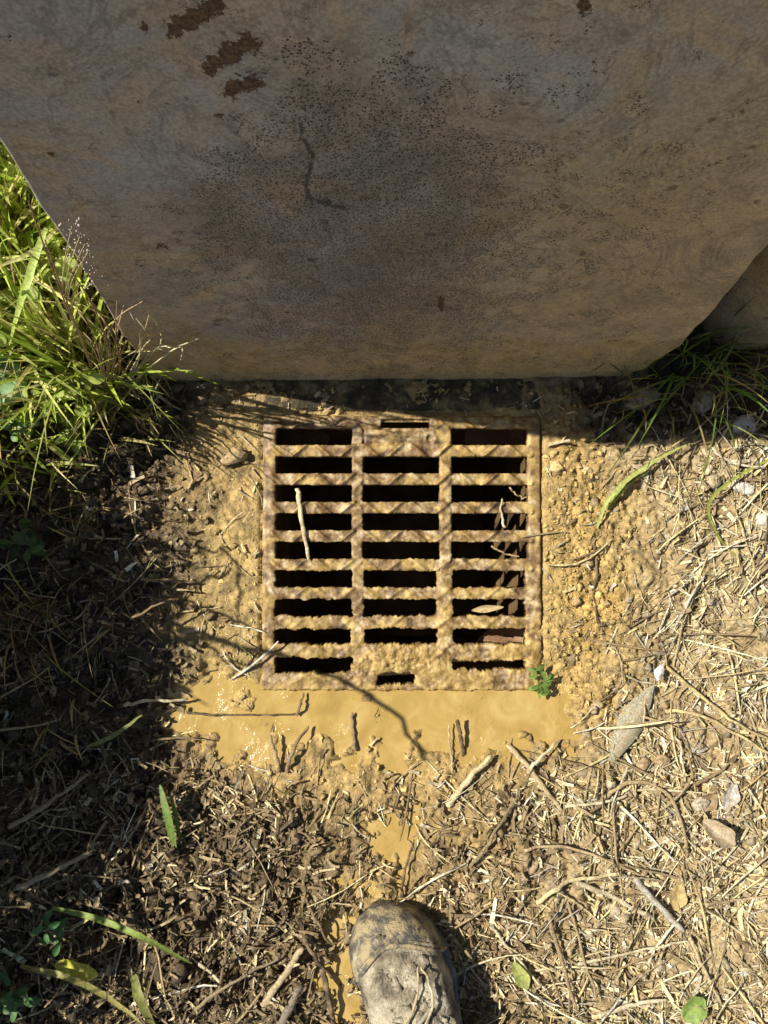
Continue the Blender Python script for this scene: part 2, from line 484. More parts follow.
# ------------------------------------------------------------------ drain pit
def to_world(u, v, w):
    c8, s8 = math.cos(R(8)), math.sin(R(8))
    return np.stack([GX+u, YG+v*c8-w*s8, v*s8+w*c8], -1)
def pit():
    e = .0030
    a, b, c_, d = GU0+e, GU1-e, GV0+e, GV1-e
    vs, fs = [], []
    n = 24
    ring = []
    for t in np.linspace(0, 1, n, endpoint=False): ring.append((a+(b-a)*t, c_))
    for t in np.linspace(0, 1, n, endpoint=False): ring.append((b, c_+(d-c_)*t))
    for t in np.linspace(0, 1, n, endpoint=False): ring.append((b+(a-b)*t, d))
    for t in np.linspace(0, 1, n, endpoint=False): ring.append((a, d+(c_-d)*t))
    ring = np.array(ring); levels = np.linspace(-.004, -.55, 14)
    P = []
    for l in levels:
        q = to_world(ring[:,0], ring[:,1], np.full(len(ring), l))
        q[:, :2] += .006*np.stack([fbm(q[:,0]+l*3, q[:,1], .1, 3, 6), fbm(q[:,1], q[:,0]+l*3, .1, 3, 7)], 1)*(abs(l) > .03)
        P.append(q)
    P = np.concatenate(P)
    fs = grid_faces(len(levels), len(ring), True)[:, ::-1]
    m = len(P)
    ax, ay = np.meshgrid(np.linspace(a-.03, b+.03, 40), np.linspace(c_-.03, d+.03, 40))
    q = to_world(ax.ravel(), ay.ravel(), np.full(ax.size, -.545)); q[:,2] += .02*fbm(q[:,0], q[:,1], .08, 4, 12)
    P = np.concatenate([P, q]); fs = np.concatenate([fs, grid_faces(40, 40)+m])
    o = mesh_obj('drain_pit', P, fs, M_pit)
    tag(o, 'dark wet pit below the iron drain grate', 'pit', kind='structure')
pit()

# ------------------------------------------------------------------ grate
def build_grate():
    root = empty('drain_grate', (GX, YG, 0))
    root.rotation_euler = (R(8), 0, 0)
    tag(root, 'rusty cast iron drain grate with three columns of slots, caked in yellow mud', 'drain grate')
    q = .0009
    us = np.arange(GU0-.004, GU1+.004, q); vs = np.arange(GV0-.004, GV1+.004, q)
    U, V = np.meshgrid(us, vs); u, v = U.ravel(), V.ravel()
    P = lambda x: (x-402.5)*MM
    Q = lambda y: (553-y)*MM
    slots = []
    for i in range(9):
        cy = 436.5+28.6*i
        for k, (a, b) in enumerate(((275,352),(363,440),(452,529))):
            if k == 1 and i in (0, 8): continue
            sh = 8.6 if i < 7 else 7.6
            if k == 2 and i == 8: sh = 4.5
            if i >= 5: a, b = a+(1 if k else 0), b-3*(k>0)
            slots.append((P(a), P(b), Q(cy+sh), Q(cy-sh)))
    slots.append((P(381), P(430), Q(428), Q(418.5)))
    slots.append((P(377), P(415), Q(685), Q(673)))
    mudv = sst(Q(470), Q(690), v)           # mud thickens towards the puddle
    en = fbm(u, v, .014, 4, 21)*(.0006+.0028*mudv) + fbm(u, v, .004, 2, 22)*(.0004+.0008*mudv)
    f = -sdrect(u, v, GU0, GU1, GV0, GV1) + .6*en
    rr = .0022
    for s in slots:
        f = np.minimum(f, sdrect(u, v, s[0]+rr, s[1]-rr, s[2]+rr, s[3]-rr) - rr + en)
    # heights
    hN = fbm(u, v, .018, 4, 25); hF = fbm(u, v, .005, 3, 26)
    hL = fbm(u, v, .045, 4, 27)
    h = .0010*hN*(.4+mudv) + .00026*hF + .0030*hL*mudv
    # oblique raised treads along the bars, leaning left and right in turn
    px_, py_ = u/MM+402.5, 553-v/MM
    row = np.floor((py_-422.2)/28.6)
    yc = 422.2+28.6*(np.round((py_-422.2)/28.6))
    ph = (px_-263)/24.0
    k = np.floor(ph); sgn = np.where((k.astype(int) % 2) == 0, 1.0, -1.0)
    lx = (ph-k-.5)*24; ly = (py_-yc)
    dd = np.abs(lx - sgn*ly*1.15)/1.6
    tread = np.exp(-(dd/2.2)**2)*(1-sst(5.5, 7.5, np.abs(ly)))*(1-sst(8,11,np.abs(lx)))
    inrim = sst(.006, .012, -sdrect(u, v, GU0, GU1, GV0, GV1))
    h += .0040*tread*(1-.7*mudv)*inrim
    for cx in (357.5, 446):                    # treads on the two long bars
        lv = ((py_-416)/20.0); kk = np.floor(lv); s2 = np.where((kk.astype(int) % 2) == 0, 1.0, -1.0)
        ly2 = (lv-kk-.5)*20; lx2 = px_-cx
        h += .0022*np.exp(-((ly2-s2*lx2)/3.2)**2)*(1-sst(4,6.5,np.abs(lx2)))*(1-.75*mudv)
    # plate in the top row of the middle column with a key hole, clogged plate in the bottom row
    keyd = np.hypot(px_-430, py_-438)
    h += .0012*(1-sst(4, 6, np.abs(keyd-5)/1.0)) *np.exp(-((keyd-6)/2)**2) - .004*(1-sst(2, 3.6, keyd))
    pl = sdrect(px_, py_, 364, 424, 430, 444); h += -.0012*np.exp(-(pl/1.6)**2)
    clog = np.exp(-(((px_-400)/42)**2 + ((py_-660)/12)**2)*1.0); h += clog*(.0035+.003*hN+.002*hF)
    h += .004*np.exp(-(((px_-525)/18)**2+((py_-672)/22)**2))*(1+hN)
    h -= .0016*np.exp(-np.clip(f, 0, 1)/.0013)
    solid = (f > 0)
    nv, nu = U.shape
    S = solid.reshape(nv, nu)
    cell = S[:-1,:-1].astype(int)+S[1:,:-1]+S[:-1,1:]+S[1:,1:] >= 3
    # part of each cell
    uc = (U[:-1,:-1]+q/2)/MM+402.5; vc = 553-(V[:-1,:-1]+q/2)/MM
    part = np.full(cell.shape, -1)
    rim = (uc < 274.5) | (uc > 529.5) | (vc < 427.5) | (vc > 675)
    part[rim] = 0
    long1 = (~rim) & (uc > 352) & (uc < 363); long2 = (~rim) & (uc > 440) & (uc < 452)
    part[long1] = 1; part[long2] = 2
    rest = part < 0
    idx = np.clip(np.floor((vc-436.5)/28.6), 0, 7).astype(int)
    part[rest] = 10+idx[rest]
    midc = (uc > 363) & (uc < 440)
    part[rest & midc & (vc < 446)] = 3
    part[rest & midc & (vc > 646)] = 4
    part[~cell] = -1
    # move border vertices onto the outline
    fu = np.gradient(f.reshape(nv, nu), q, axis=1).ravel(); fv = np.gradient(f.reshape(nv, nu), q, axis=0).ravel()
    gl = np.maximum(fu*fu+fv*fv, .25)
    cp = np.zeros((nv+1, nu+1), bool); cp[1:-1,1:-1] = cell
    cnt = cp[:-1,:-1].astype(int)+cp[1:,:-1]+cp[:-1,1:]+cp[1:,1:]
    border = ((cnt > 0) & (cnt < 4)).ravel()
    st = np.where(border, np.clip(-f, -q, q), 0)
    u2 = u + st*fu/gl; v2 = v + st*fv/gl
    mud = np.clip(.34+.36*mudv+.40*hN+.5*hL + .3*(1-sst(263, 300, px_))*0 + .4*clog, 0, 1)
    mud = np.where((px_ > 440) & (py_ < 500), np.maximum(mud, .62), mud)  # raised on the upper right bars: sun glare put into the colour
    depth = .020
    names = {0:'rim',1:'long_bar',2:'long_bar',3:'lock_plate',4:'clogged_plate'}
    for pid in sorted(set(part[part>=0].ravel())):
        c_ = part == pid
        ii, jj = np.nonzero(c_)
        a = ii*nu+jj
        top = np.stack([a, a+1, a+nu+1, a+nu], 1)
        idv = np.unique(top); rm = np.full(nv*nu, -1); rm[idv] = np.arange(len(idv)); m = len(idv)
        hv = h[idv]
        vt = np.stack([u2[idv], v2[idv], hv], 1); vb = np.stack([u2[idv], v2[idv], np.full(m, -depth)], 1)
        faces = [rm[top], rm[top][:, ::-1]+m]
        pad = np.zeros((nv+1, nu+1), bool); pad[1:nv, 1:nu] = part >= 0
        I, J = ii+1, jj+1
        for cond, e in ((~pad[I-1,J], (a, a+1)), (~pad[I+1,J], (a+nu+1, a+nu)), (~pad[I,J-1], (a+nu, a)), (~pad[I,J+1], (a+1, a+nu+1))):
            e0, e1 = rm[e[0][cond]], rm[e[1][cond]]
            faces.append(np.stack([e1, e0, e0+m, e1+m], 1))
        o = mesh_obj(names.get(pid, 'cross_bar'), np.concatenate([vt, vb]), np.concatenate(faces), M_grate, root, attrs={'mud': np.concatenate([mud[idv], mud[idv]*.6])})
        if pid == 3: o['label'] = 'small plate with a key hole in the top row'
        if pid == 4: o['label'] = 'slot clogged with dried mud'
build_grate()
def debris():
    # leaves and mud caught on the pit floor and on ledges just under the slots
    r2 = np.random.default_rng(9)
    for lab, a, b, w, colr in (('brown dead leaf lying low in the right column slots near the bottom', 505, 640, .05, (.30,.16,.09)), ('brown dead leaf under the first slot of the left column', 300, 437, .05, (.22,.13,.06)), ('brown dead leaf under the first slot of the right column', 500, 437, .06, (.26,.14,.07))):
        d = ray(a, b); t = (-.075-CAM[2])/d[2]; p = CAM+d*t
        K, m = 12, 9
        T, S = np.meshgrid(np.linspace(0,1,K), np.linspace(-1,1,m), indexing='ij')
        ww = np.sin(np.pi*np.clip(T*.94+.04,0,1))**.7*w*.42
        V = np.stack([(T-.5)*w*1.6, S*ww, .006*np.sin(T*7+S)+.004*S*S], -1).reshape(-1,3)
        o = mesh_obj('dead_leaf', V, grid_faces(K, m), M_straw, cols=np.array([colr])*np.ones((K*m,1))); o.location = p; o.rotation_euler = (0,0,r2.uniform(-.3,.3))
        tag(o, lab, 'leaf')

# concrete strip between wall and grate
def strip():
    n, m = 150, 26
    a, d = np.meshgrid(np.linspace(-.165, .195, n), np.linspace(0, 1, m))
    a, d = a.ravel(), d.ravel()
    yy = .297 + d*.055
    xx = a + 0*d
    zz = SL*(yy-YG) + .0015*fbm(xx, yy, .03, 4, 61) + .001*fbm(xx, yy, .008, 3, 62) + .001
    ed = np.minimum(np.minimum(a+.165, .195-a), (yy-.297))
    zz -= .004*np.exp(-ed/.003)
    top = np.stack([xx, yy, zz], 1); bot = top.copy(); bot[:,2] -= .05
    f = grid_faces(m, n); N = n*m
    bd = np.concatenate([np.arange(n), np.arange(1, m)*n+n-1, (m-1)*n+np.arange(n-2,-1,-1), np.arange(m-2,0,-1)*n])
    b2 = np.roll(bd, -1)
    side = np.stack([bd, b2, b2+N, bd+N], 1)[:, ::-1]
    o = mesh_obj('concrete_kerb', np.concatenate([top, bot]), np.concatenate([f, f[:, ::-1]+N, side]), M_strip)
    tag(o, 'narrow dirty concrete strip between the foot of the wall and the grate', 'kerb')
strip()

# ------------------------------------------------------------------ wall
def on_wall(px, py, yw=WALL_Y):
    d = ray(px, py); t = (yw-CAM[1])/d[1]
    p = CAM+d*t
    return p[0], p[2]
def wall():
    L = [on_wall(150, 378), on_wall(75, 262), on_wall(0, 145)]
    Rr = [on_wall(596, 384), on_wall(645, 371), on_wall(683, 347), on_wall(712, 312), on_wall(768, 247)]
    top = .93
    lz = [-.2]+[p[1] for p in L]+[top]; lx = [L[0][0]]+[p[0] for p in L]+[L[-1][0]+.015]
    rz = [-.2]+[p[1] for p in Rr]+[.5, top]; rx = [Rr[0][0]-.04]+[p[0] for p in Rr]+[Rr[-1][0]+.02, Rr[-1][0]+.02]
    dep = .30
    hs = np.concatenate([np.linspace(-.08, .05, 60), np.linspace(.053, top-.02, 270), top-.02+.02*np.sin(np.linspace(.2, 1, 8)*np.pi/2)])
    nf, ns, nb = 380, 40, 40
    P, sp, oc, gr, spl, crk = [], [], [], [], [], []
    for h in hs:
        xl = np.interp(h, lz, lx) + .002*float(fbm(np.array([h]), np.array([0.]), .12, 3, 71)[0])
        xr = np.interp(h, rz, rx) + .004*float(fbm(np.array([h]), np.array([5.]), .10, 3, 72)[0])
        r = .004
        inset = .02*(1-math.sqrt(max(0, 1-((max(h-(top-.02),0))/.02)**2))) if h > top-.02 else 0
        t = np.linspace(0, 1, nf)
        xs = xl + (xr-xl)*t
        e = np.minimum(xs-xl, xr-xs)
        yo = np.where(e < r, r-np.sqrt(np.maximum(r*r-(r-e)**2, 0)), 0)
        lb = max(0, h-.665)*.5  # unseen top leans back, shaped to lift the shadow edge on the right
        front = np.stack([xs, WALL_Y + yo + inset + lb, np.full(nf, h)], 1)
        k = np.linspace(0, 1, ns+1)[1:]
        rs = np.stack([np.full(ns, xr), WALL_Y+r+lb+(dep-r-lb)*k, np.full(ns, h)], 1)
        kb = np.linspace(0, 1, nb+1)[1:]
        bk = np.stack([xr+(xl-xr)*kb, np.full(nb, WALL_Y+dep), np.full(nb, h)], 1)
        ls = np.stack([np.full(ns-1, xl), WALL_Y+dep+(r+lb-dep)*k[:-1], np.full(ns-1, h)], 1)
        P.append(np.concatenate([front, rs, bk, ls]))
    m = len(P[0]); P = np.concatenate(P)
    n_ = fbm3(P[:,0], P[:,1], P[:,2], .16, 4, 5)*.004 + fbm3(P[:,0], P[:,1], P[:,2], .03, 3, 6)*.0013
    P[:,1] += n_*np.where(P[:,1] > WALL_Y+.15, -1, 1)
    x, h = P[:,0], P[:,2]
    # a drip lip low on the face
    qx, qy = project(x, np.full_like(x, WALL_Y), h)
    qn = fbm(x, h, .08, 4, 41)
    speck = np.maximum(blob(qx+40*qn, qy+40*qn, 370, 220, 165, 150, .6)*.60, .22*blob(qx, qy, 560, 190, 150, 160, .6))
    ochre = np.clip(sst(318, 362, qy+25*qn)*1.1, 0, 1)
    ochre = np.maximum(ochre, .6*blob(qx+60*qn, qy, 620, 260, 190, 130, .6)); ochre = np.maximum(ochre, .5*blob(qx, qy+40*qn, 700, 120, 120, 60, .6))
    grey = np.maximum(blob(qx, qy+50*qn, 140, 90, 170, 130, .6), blob(qx+40*qn, qy, 560, 60, 190, 90, .7)); grey = np.maximum(grey, .8*blob(qx, qy, 370, 220, 170, 110, .7))
    def seg(ax, ay, bx, by, wd):
        t = np.clip(((qx-ax)*(bx-ax)+(qy-ay)*(by-ay))/((bx-ax)**2+(by-ay)**2), 0, 1)
        return np.exp(-(np.hypot(qx-ax-t*(bx-ax), qy-ay-t*(by-ay))/wd)**2)
    splat = np.zeros_like(x)
    for s in ((176, 28, 214, 8, 13), (214, 64, 250, 44, 12), (231, 88, 254, 82, 11), (143, 27, 146, 29, 4), (584, 6, 586, 14, 7), (219, 115, 220, 117, 4), (440, 300, 441, 310, 3), (160, 246, 166, 248, 3), (50, 155, 52, 156, 3)):
        splat = np.maximum(splat, seg(*s))
    crack = np.zeros_like(x)
    for s in ((299, 120, 305, 142), (305, 142, 313, 156), (313, 156, 306, 182), (306, 182, 309, 198), (309, 198, 344, 207)):
        crack = np.maximum(crack, seg(*s, 3.6))
    F_ = grid_faces(len(hs), m, True)
    capv = np.concatenate([P, [[P[-m:,0].mean(), WALL_Y+dep/2, top]]])
    c0 = (len(hs)-1)*m
    i = np.arange(m); cap = np.stack([c0+i, c0+(i+1)%m, np.full(m, len(P)), np.full(m, len(P))], 1)[:, :3]
    # top cap as a fan of quads (degenerate free): triangles in their own mesh part of the same object
    me_faces = [tuple(f) for f in F_] + [tuple(f) for f in cap]
    pad = lambda a: np.append(a, 0)
    o = mesh_obj('concrete_wall', capv, me_faces, M_wall, attrs=dict(speck=pad(speck), ochre=pad(ochre), grey=pad(grey), splat=pad(splat), crack=pad(crack)))
    tag(o, 'weathered grey brown concrete wall block with mould dots and mud splashes standing behind the grate', 'wall')
wall()

def rear_block():
    # rounded concrete piece set back to the right of the wall
    n, m = 90, 64
    cx, cy, rx, ry = .605, .505, .225, .15
    hs = np.linspace(-.05, .62, n); an = np.linspace(0, 2*np.pi, m, endpoint=False)
    A, Hh = np.meshgrid(an, hs); A, Hh = A.ravel(), Hh.ravel()
    p = 4.0
    rad = (np.abs(np.cos(A))**p+np.abs(np.sin(A))**p)**(-1/p)
    tp = np.where(Hh > .59, 1-.12*((Hh-.59)/.03)**2, 1)
    x = cx+rx*rad*np.cos(A)*tp; y = cy+ry*rad*np.sin(A)*tp
    q = fbm3(x, y, Hh, .1, 4, 9)*.012
    x += q; y += q
    P = np.stack([x, y, Hh], 1)
    F_ = [tuple(f) for f in grid_faces(n, m, True)] + [tuple((n-1)*m+i for i in range(m))]
    a0 = np.zeros(len(P))
    o = mesh_obj('concrete_block', P, F_, M_wall, attrs=dict(speck=a0+.1, ochre=a0+.8, grey=a0, splat=a0, crack=a0))
    tag(o, 'brown concrete block half hidden behind the right end of the wall', 'concrete block')
rear_block()

# ------------------------------------------------------------------ loose litter (uncountable)
STRAW = np.array([(.62,.51,.25),(.74,.65,.40),(.66,.54,.27),(.52,.40,.19),(.68,.58,.34),(.44,.36,.22),(.30,.22,.11),(.50,.46,.36),(.22,.15,.07),(.58,.47,.22),(.38,.27,.12),(.68,.60,.43),(.16,.11,.055),(.33,.25,.14)])
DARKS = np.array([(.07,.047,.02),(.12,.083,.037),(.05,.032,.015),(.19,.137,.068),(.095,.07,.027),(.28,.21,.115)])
def picks(pal, n, var=.18):
    c_ = pal[rng.integers(0, len(pal), n)]
    return np.clip(c_*(1+var*rng.normal(size=(n,1))), .01, .85)

def drape(x0, y0, ang, ln, K, bend, off, stiff=.7, kink=.3):
    N = len(x0); t = np.linspace(-.5, .5, K)[None,:]
    a = ang[:,None] + bend[:,None]*t*2 + kink*np.cumsum(rng.normal(0, 1, (N, K))*(rng.random((N, K)) < .3), 1)
    dx = np.cos(a)*ln[:,None]/(K-1); dy = np.sin(a)*ln[:,None]/(K-1)
    X_ = np.cumsum(dx, 1); Y_ = np.cumsum(dy, 1)
    X_ += (x0-X_.mean(1))[:,None]; Y_ += (y0-Y_.mean(1))[:,None]
    Z = ground(X_.ravel(), Y_.ravel()).reshape(N, K)
    mz = Z.mean(1, keepdims=True); sl = ((Z-mz)*t).sum(1, keepdims=True)/(t*t).sum()
    fit = mz + sl*t
    res = Z-fit
    Zs = fit + .75*res.std(1, keepdims=True)*stiff
    Z = stiff*Zs + (1-stiff)*Z + off[:,None]
    return np.stack([X_, Y_, Z], -1)

def scatter(n, dens):
    """n random places on the soil, kept by dens(px, py, masks)"""
    out = []
    while sum(len(o) for o in out) < n:
        x = rng.uniform(-.74, .74, n); y = rng.uniform(-.66, .42, n)
        edge = 1-sst(0, .2, np.hypot(np.maximum(np.abs(x)-.56, 0), np.maximum(-y-.46, 0)))
        mk = masks(x, y); u, v = grate_uv(x, y)
        d = sdrect(u, v, GU0, GU1, GV0, GV1)
        k = rng.random(n) < np.clip(dens(mk, d), 0, 1)*edge
        k &= (d > .004) & ~((y > WALL_Y-.006) & (x > -.30) & (x < .40))
        out.append(np.stack([x[k], y[k]], 1))
    return np.concatenate(out)[:n]

def straw_density(mk, d):
    px, py, clay, pud, dark, dry = mk
    low = sst(745, 800, py)
    q = .10*(1-clay) + .9*dry*sst(595, 680, px+ (py-600)*.25) + .65*low*sst(330, 560, px) + .10*low
    patch = np.clip(.75+1.5*fbm(px*.0012, py*.0012, .09, 3, 141), .12, 1.2)
    q = q*(1-.85*sst(545, 580, px)*(1-sst(425, 455, py)))
    return q*patch*(1-pud*.95)*(1-.8*clay) + .05*clay*(1-pud)
def straw():
    parts = []
    for n, l0, l1, w0, w1 in ((4400, .006, .022, .0004, .0011), (2600, .02, .05, .0005, .0013), (800, .045, .11, .0006, .0017)):
        s = scatter(n, straw_density)
        ln = rng.uniform(l0, l1, n); K = 6
        af = 5*fbm(s[:,0], s[:,1], .16, 2, 151)+rng.normal(.3, .75, n)
        P = drape(s[:,0], s[:,1], af, ln, K, rng.normal(0, .16, n), rng.uniform(-.0008, .0032, n), .6, .12)
        tilt = rng.normal(0, .13, n)
        P[...,2] += np.abs(tilt)[:,None]*ln[:,None]*np.linspace(0, 1, K)[None,:]
        w = rng.uniform(w0, w1, n)[:,None]*np.array([.7,1,1.05,1,.9,.45])[None,:]
        parts.append(tubes(P, w, w*rng.uniform(.25,.6,n)[:,None], picks(STRAW, n, .25), 5, .15))
    for n, l0, l1, w0, w1 in ((6800, .004, .014, .0006, .0022), (1150, .012, .028, .001, .003)):
        s = scatter(n, straw_density); K = 5; ln = rng.uniform(l0, l1, n)
        P = drape(s[:,0], s[:,1], rng.uniform(0, 6.28, n), ln, K, rng.normal(0, .15, n), rng.uniform(.0003, .004, n), .75, .06)
        P[...,2] += (np.abs(rng.normal(0, .2, n))*ln)[:,None]*np.linspace(0, 1, K)[None,:]
        w = rng.uniform(w0, w1, n)[:,None]*rng.uniform(.6, 1.1, (n, K))
        parts.append(ribbons(P, w, picks(STRAW, n, .22), .3, rng.normal(0, .5, (n,1))*np.ones((1,K))))
    V, Fc, C = merge(parts)
    o = mesh_obj('straw_litter', V, Fc, M_straw, cols=C)
    tag(o, 'dense mat of short dry straw over the soil right of the drain', 'straw', kind='stuff')
straw()

def dark_litter():
    def dens(mk, d):
        px, py, clay, pud, dark, dry = mk
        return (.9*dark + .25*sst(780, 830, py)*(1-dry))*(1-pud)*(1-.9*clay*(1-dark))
    parts = []
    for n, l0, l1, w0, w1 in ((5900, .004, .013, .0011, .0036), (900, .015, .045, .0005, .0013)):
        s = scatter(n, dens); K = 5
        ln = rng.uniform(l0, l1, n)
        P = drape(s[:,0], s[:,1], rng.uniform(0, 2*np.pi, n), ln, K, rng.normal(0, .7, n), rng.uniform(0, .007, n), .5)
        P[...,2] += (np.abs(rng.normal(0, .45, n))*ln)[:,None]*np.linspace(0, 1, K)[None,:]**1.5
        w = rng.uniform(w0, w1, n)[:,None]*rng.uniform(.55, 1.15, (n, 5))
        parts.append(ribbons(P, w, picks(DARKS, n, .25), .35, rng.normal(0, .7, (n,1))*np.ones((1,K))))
    HAY = np.array([(.23,.165,.08),(.15,.10,.045),(.34,.26,.13),(.09,.06,.027),(.50,.41,.23),(.20,.155,.065),(.12,.085,.04)])
    def hd(mk, d):
        px, py, clay, pud, dark, dry = mk
        return (.14*dark + .8*sst(760, 810, py)*(1-sst(430, 600, px)))*(1-pud)*(1-.8*clay)
    for n, l0, l1, w0, w1 in ((3800, .005, .018, .0006, .0020), (1150, .014, .04, .0007, .0019)):
        s = scatter(n, hd); K = 6; ln = rng.uniform(l0, l1, n)
        P = drape(s[:,0], s[:,1], rng.normal(.9, .9, n), ln, K, rng.normal(0, .4, n), rng.uniform(.0003, .006, n), .6, .2)
        P[...,2] += (np.abs(rng.normal(0, .3, n))*ln)[:,None]*np.linspace(0, 1, K)[None,:]
        w = rng.uniform(w0, w1, n)[:,None]*rng.uniform(.6, 1.1, (n, K))
        parts.append(ribbons(P, w, picks(HAY, n, .25), .5, rng.normal(0, .5, (n,1))*np.ones((1,K))))
    V, Fc, C = merge(parts)
    o = mesh_obj('leaf_litter', V, Fc, M_straw, cols=C)
    tag(o, 'dark rotting leaf and grass litter over the soil left of the drain', 'leaf litter', kind='stuff')
dark_litter()

ICO = None
def ico():
    t = (1+5**.5)/2
    v = np.array([(-1,t,0),(1,t,0),(-1,-t,0),(1,-t,0),(0,-1,t),(0,1,t),(0,-1,-t),(0,1,-t),(t,0,-1),(t,0,1),(-t,0,-1),(-t,0,1)], float)
    v /= np.linalg.norm(v[0])
    f = np.array([(0,11,5),(0,5,1),(0,1,7),(0,7,10),(0,10,11),(1,5,9),(5,11,4),(11,10,2),(10,7,6),(7,1,8),(3,9,4),(3,4,2),(3,2,6),(3,6,8),(3,8,9),(4,9,5),(2,4,11),(6,2,10),(8,6,7),(9,8,1)])
    return v, f
def ico2():
    v, f = ico(); vs = list(map(tuple, v)); cache = {}; nf = []
    def mid(a, b):
        k = (min(a,b), max(a,b))
        if k not in cache:
            m = (np.array(vs[a])+np.array(vs[b])); m /= np.linalg.norm(m); vs.append(tuple(m)); cache[k] = len(vs)-1
        return cache[k]
    for a, b, c_ in f:
        x, y, z_ = mid(a,b), mid(b,c_), mid(c_,a)
        nf += [(a,x,z_),(b,y,x),(c_,z_,y),(x,y,z_)]
    return np.array(vs), np.array(nf)
def crumbs():
    def dens(mk, d):
        px, py, clay, pud, dark, dry = mk
        return (.35 + .5*dark + .3*sst(770, 820, py) - .33*clay*(1-sst(540, 580, px)*.6))*(1-pud*.97)
    v, f = ico2(); parts = []
    n = 9300
    s = scatter(n, dens); r = .0009*np.exp(rng.gamma(2.0, .40, n)); r = np.minimum(r, .006)
    dk = masks(s[:,0], s[:,1])[4]; r = np.minimum(r*(1+.2*dk), .0075)
    st = (np.abs(s[:,0]-.015) < .178) & (s[:,1] > .298) & (s[:,1] < .36)
    z = np.where(st, SL*(s[:,1]-YG)+.001, ground(s[:,0], s[:,1]))
    sc = rng.uniform(.4, 1.5, (n,1,3)); sc[...,2] *= .6
    V = v[None]*sc*(1+.34*rng.normal(size=(n, len(v), 1)).clip(-1.4,1.4))*r[:,None,None]
    a = rng.uniform(0, 6.28, n); ca, sa = np.cos(a)[:,None], np.sin(a)[:,None]
    V = np.stack([V[...,0]*ca-V[...,1]*sa, V[...,0]*sa+V[...,1]*ca, V[...,2]], -1)
    V += np.stack([s[:,0], s[:,1], z+r*.35], 1)[:,None,:]
    mk = masks(s[:,0], s[:,1])
    C = np.array([(.27,.19,.10)])*np.ones((n,1))
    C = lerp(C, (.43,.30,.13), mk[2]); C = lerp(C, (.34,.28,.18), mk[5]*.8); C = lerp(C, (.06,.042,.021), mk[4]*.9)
    C *= (1+.2*rng.normal(size=(n,1))).clip(.5, 1.6)
    Fc = (f[None]+(np.arange(n)*len(v))[:,None,None]).reshape(-1,3)
    def cd_(mk, d): return (.9*mk[2]*(1-mk[3]*.96)*(.15+.85*sst(525, 575, mk[0])))*(d < .14)
    k = 2600; s2 = scatter(k, cd_); r2 = np.minimum(.00055*np.exp(rng.gamma(2.0, .3, k)), .0032); z2 = ground(s2[:,0], s2[:,1])
    V2 = v[None]*rng.uniform(.5, 1.5, (k,1,3))*(1+.34*rng.normal(size=(k, len(v), 1)).clip(-1.4,1.4))*r2[:,None,None] + np.stack([s2[:,0], s2[:,1], z2+r2*.15], 1)[:,None,:]
    C2 = np.array([(.42,.30,.11)])*(1+.22*rng.normal(size=(k,1))).clip(.5,1.5)
    V = np.concatenate([V, V2]); C = np.concatenate([C, C2]); n += k
    Fc = (f[None]+(np.arange(n)*len(v))[:,None,None]).reshape(-1,3)
    o = mesh_obj('soil_crumbs', V.reshape(-1,3), Fc, M_crumb, cols=np.repeat(C, len(v), 0), smooth=False)
    tag(o, 'crumbs of soil and mud scattered over the ground', 'soil crumbs', kind='stuff')
crumbs()

# ------------------------------------------------------------------ single stalks, twigs and blades
def spline(pts, K):
    pts = np.asarray(pts, float); n = len(pts)
    if n == 2: return pts[0]+(pts[1]-pts[0])*np.linspace(0,1,K)[:,None]
    t = np.linspace(0, n-1, K); i = np.minimum(t.astype(int), n-2); f = (t-i)[:,None]
    p0 = pts[np.maximum(i-1,0)]; p1 = pts[i]; p2 = pts[i+1]; p3 = pts[np.minimum(i+2,n-1)]
    return .5*((2*p1)+(-p0+p2)*f+(2*p0-5*p1+4*p2-p3)*f*f+(-p0+3*p1-3*p2+p3)*f**3)

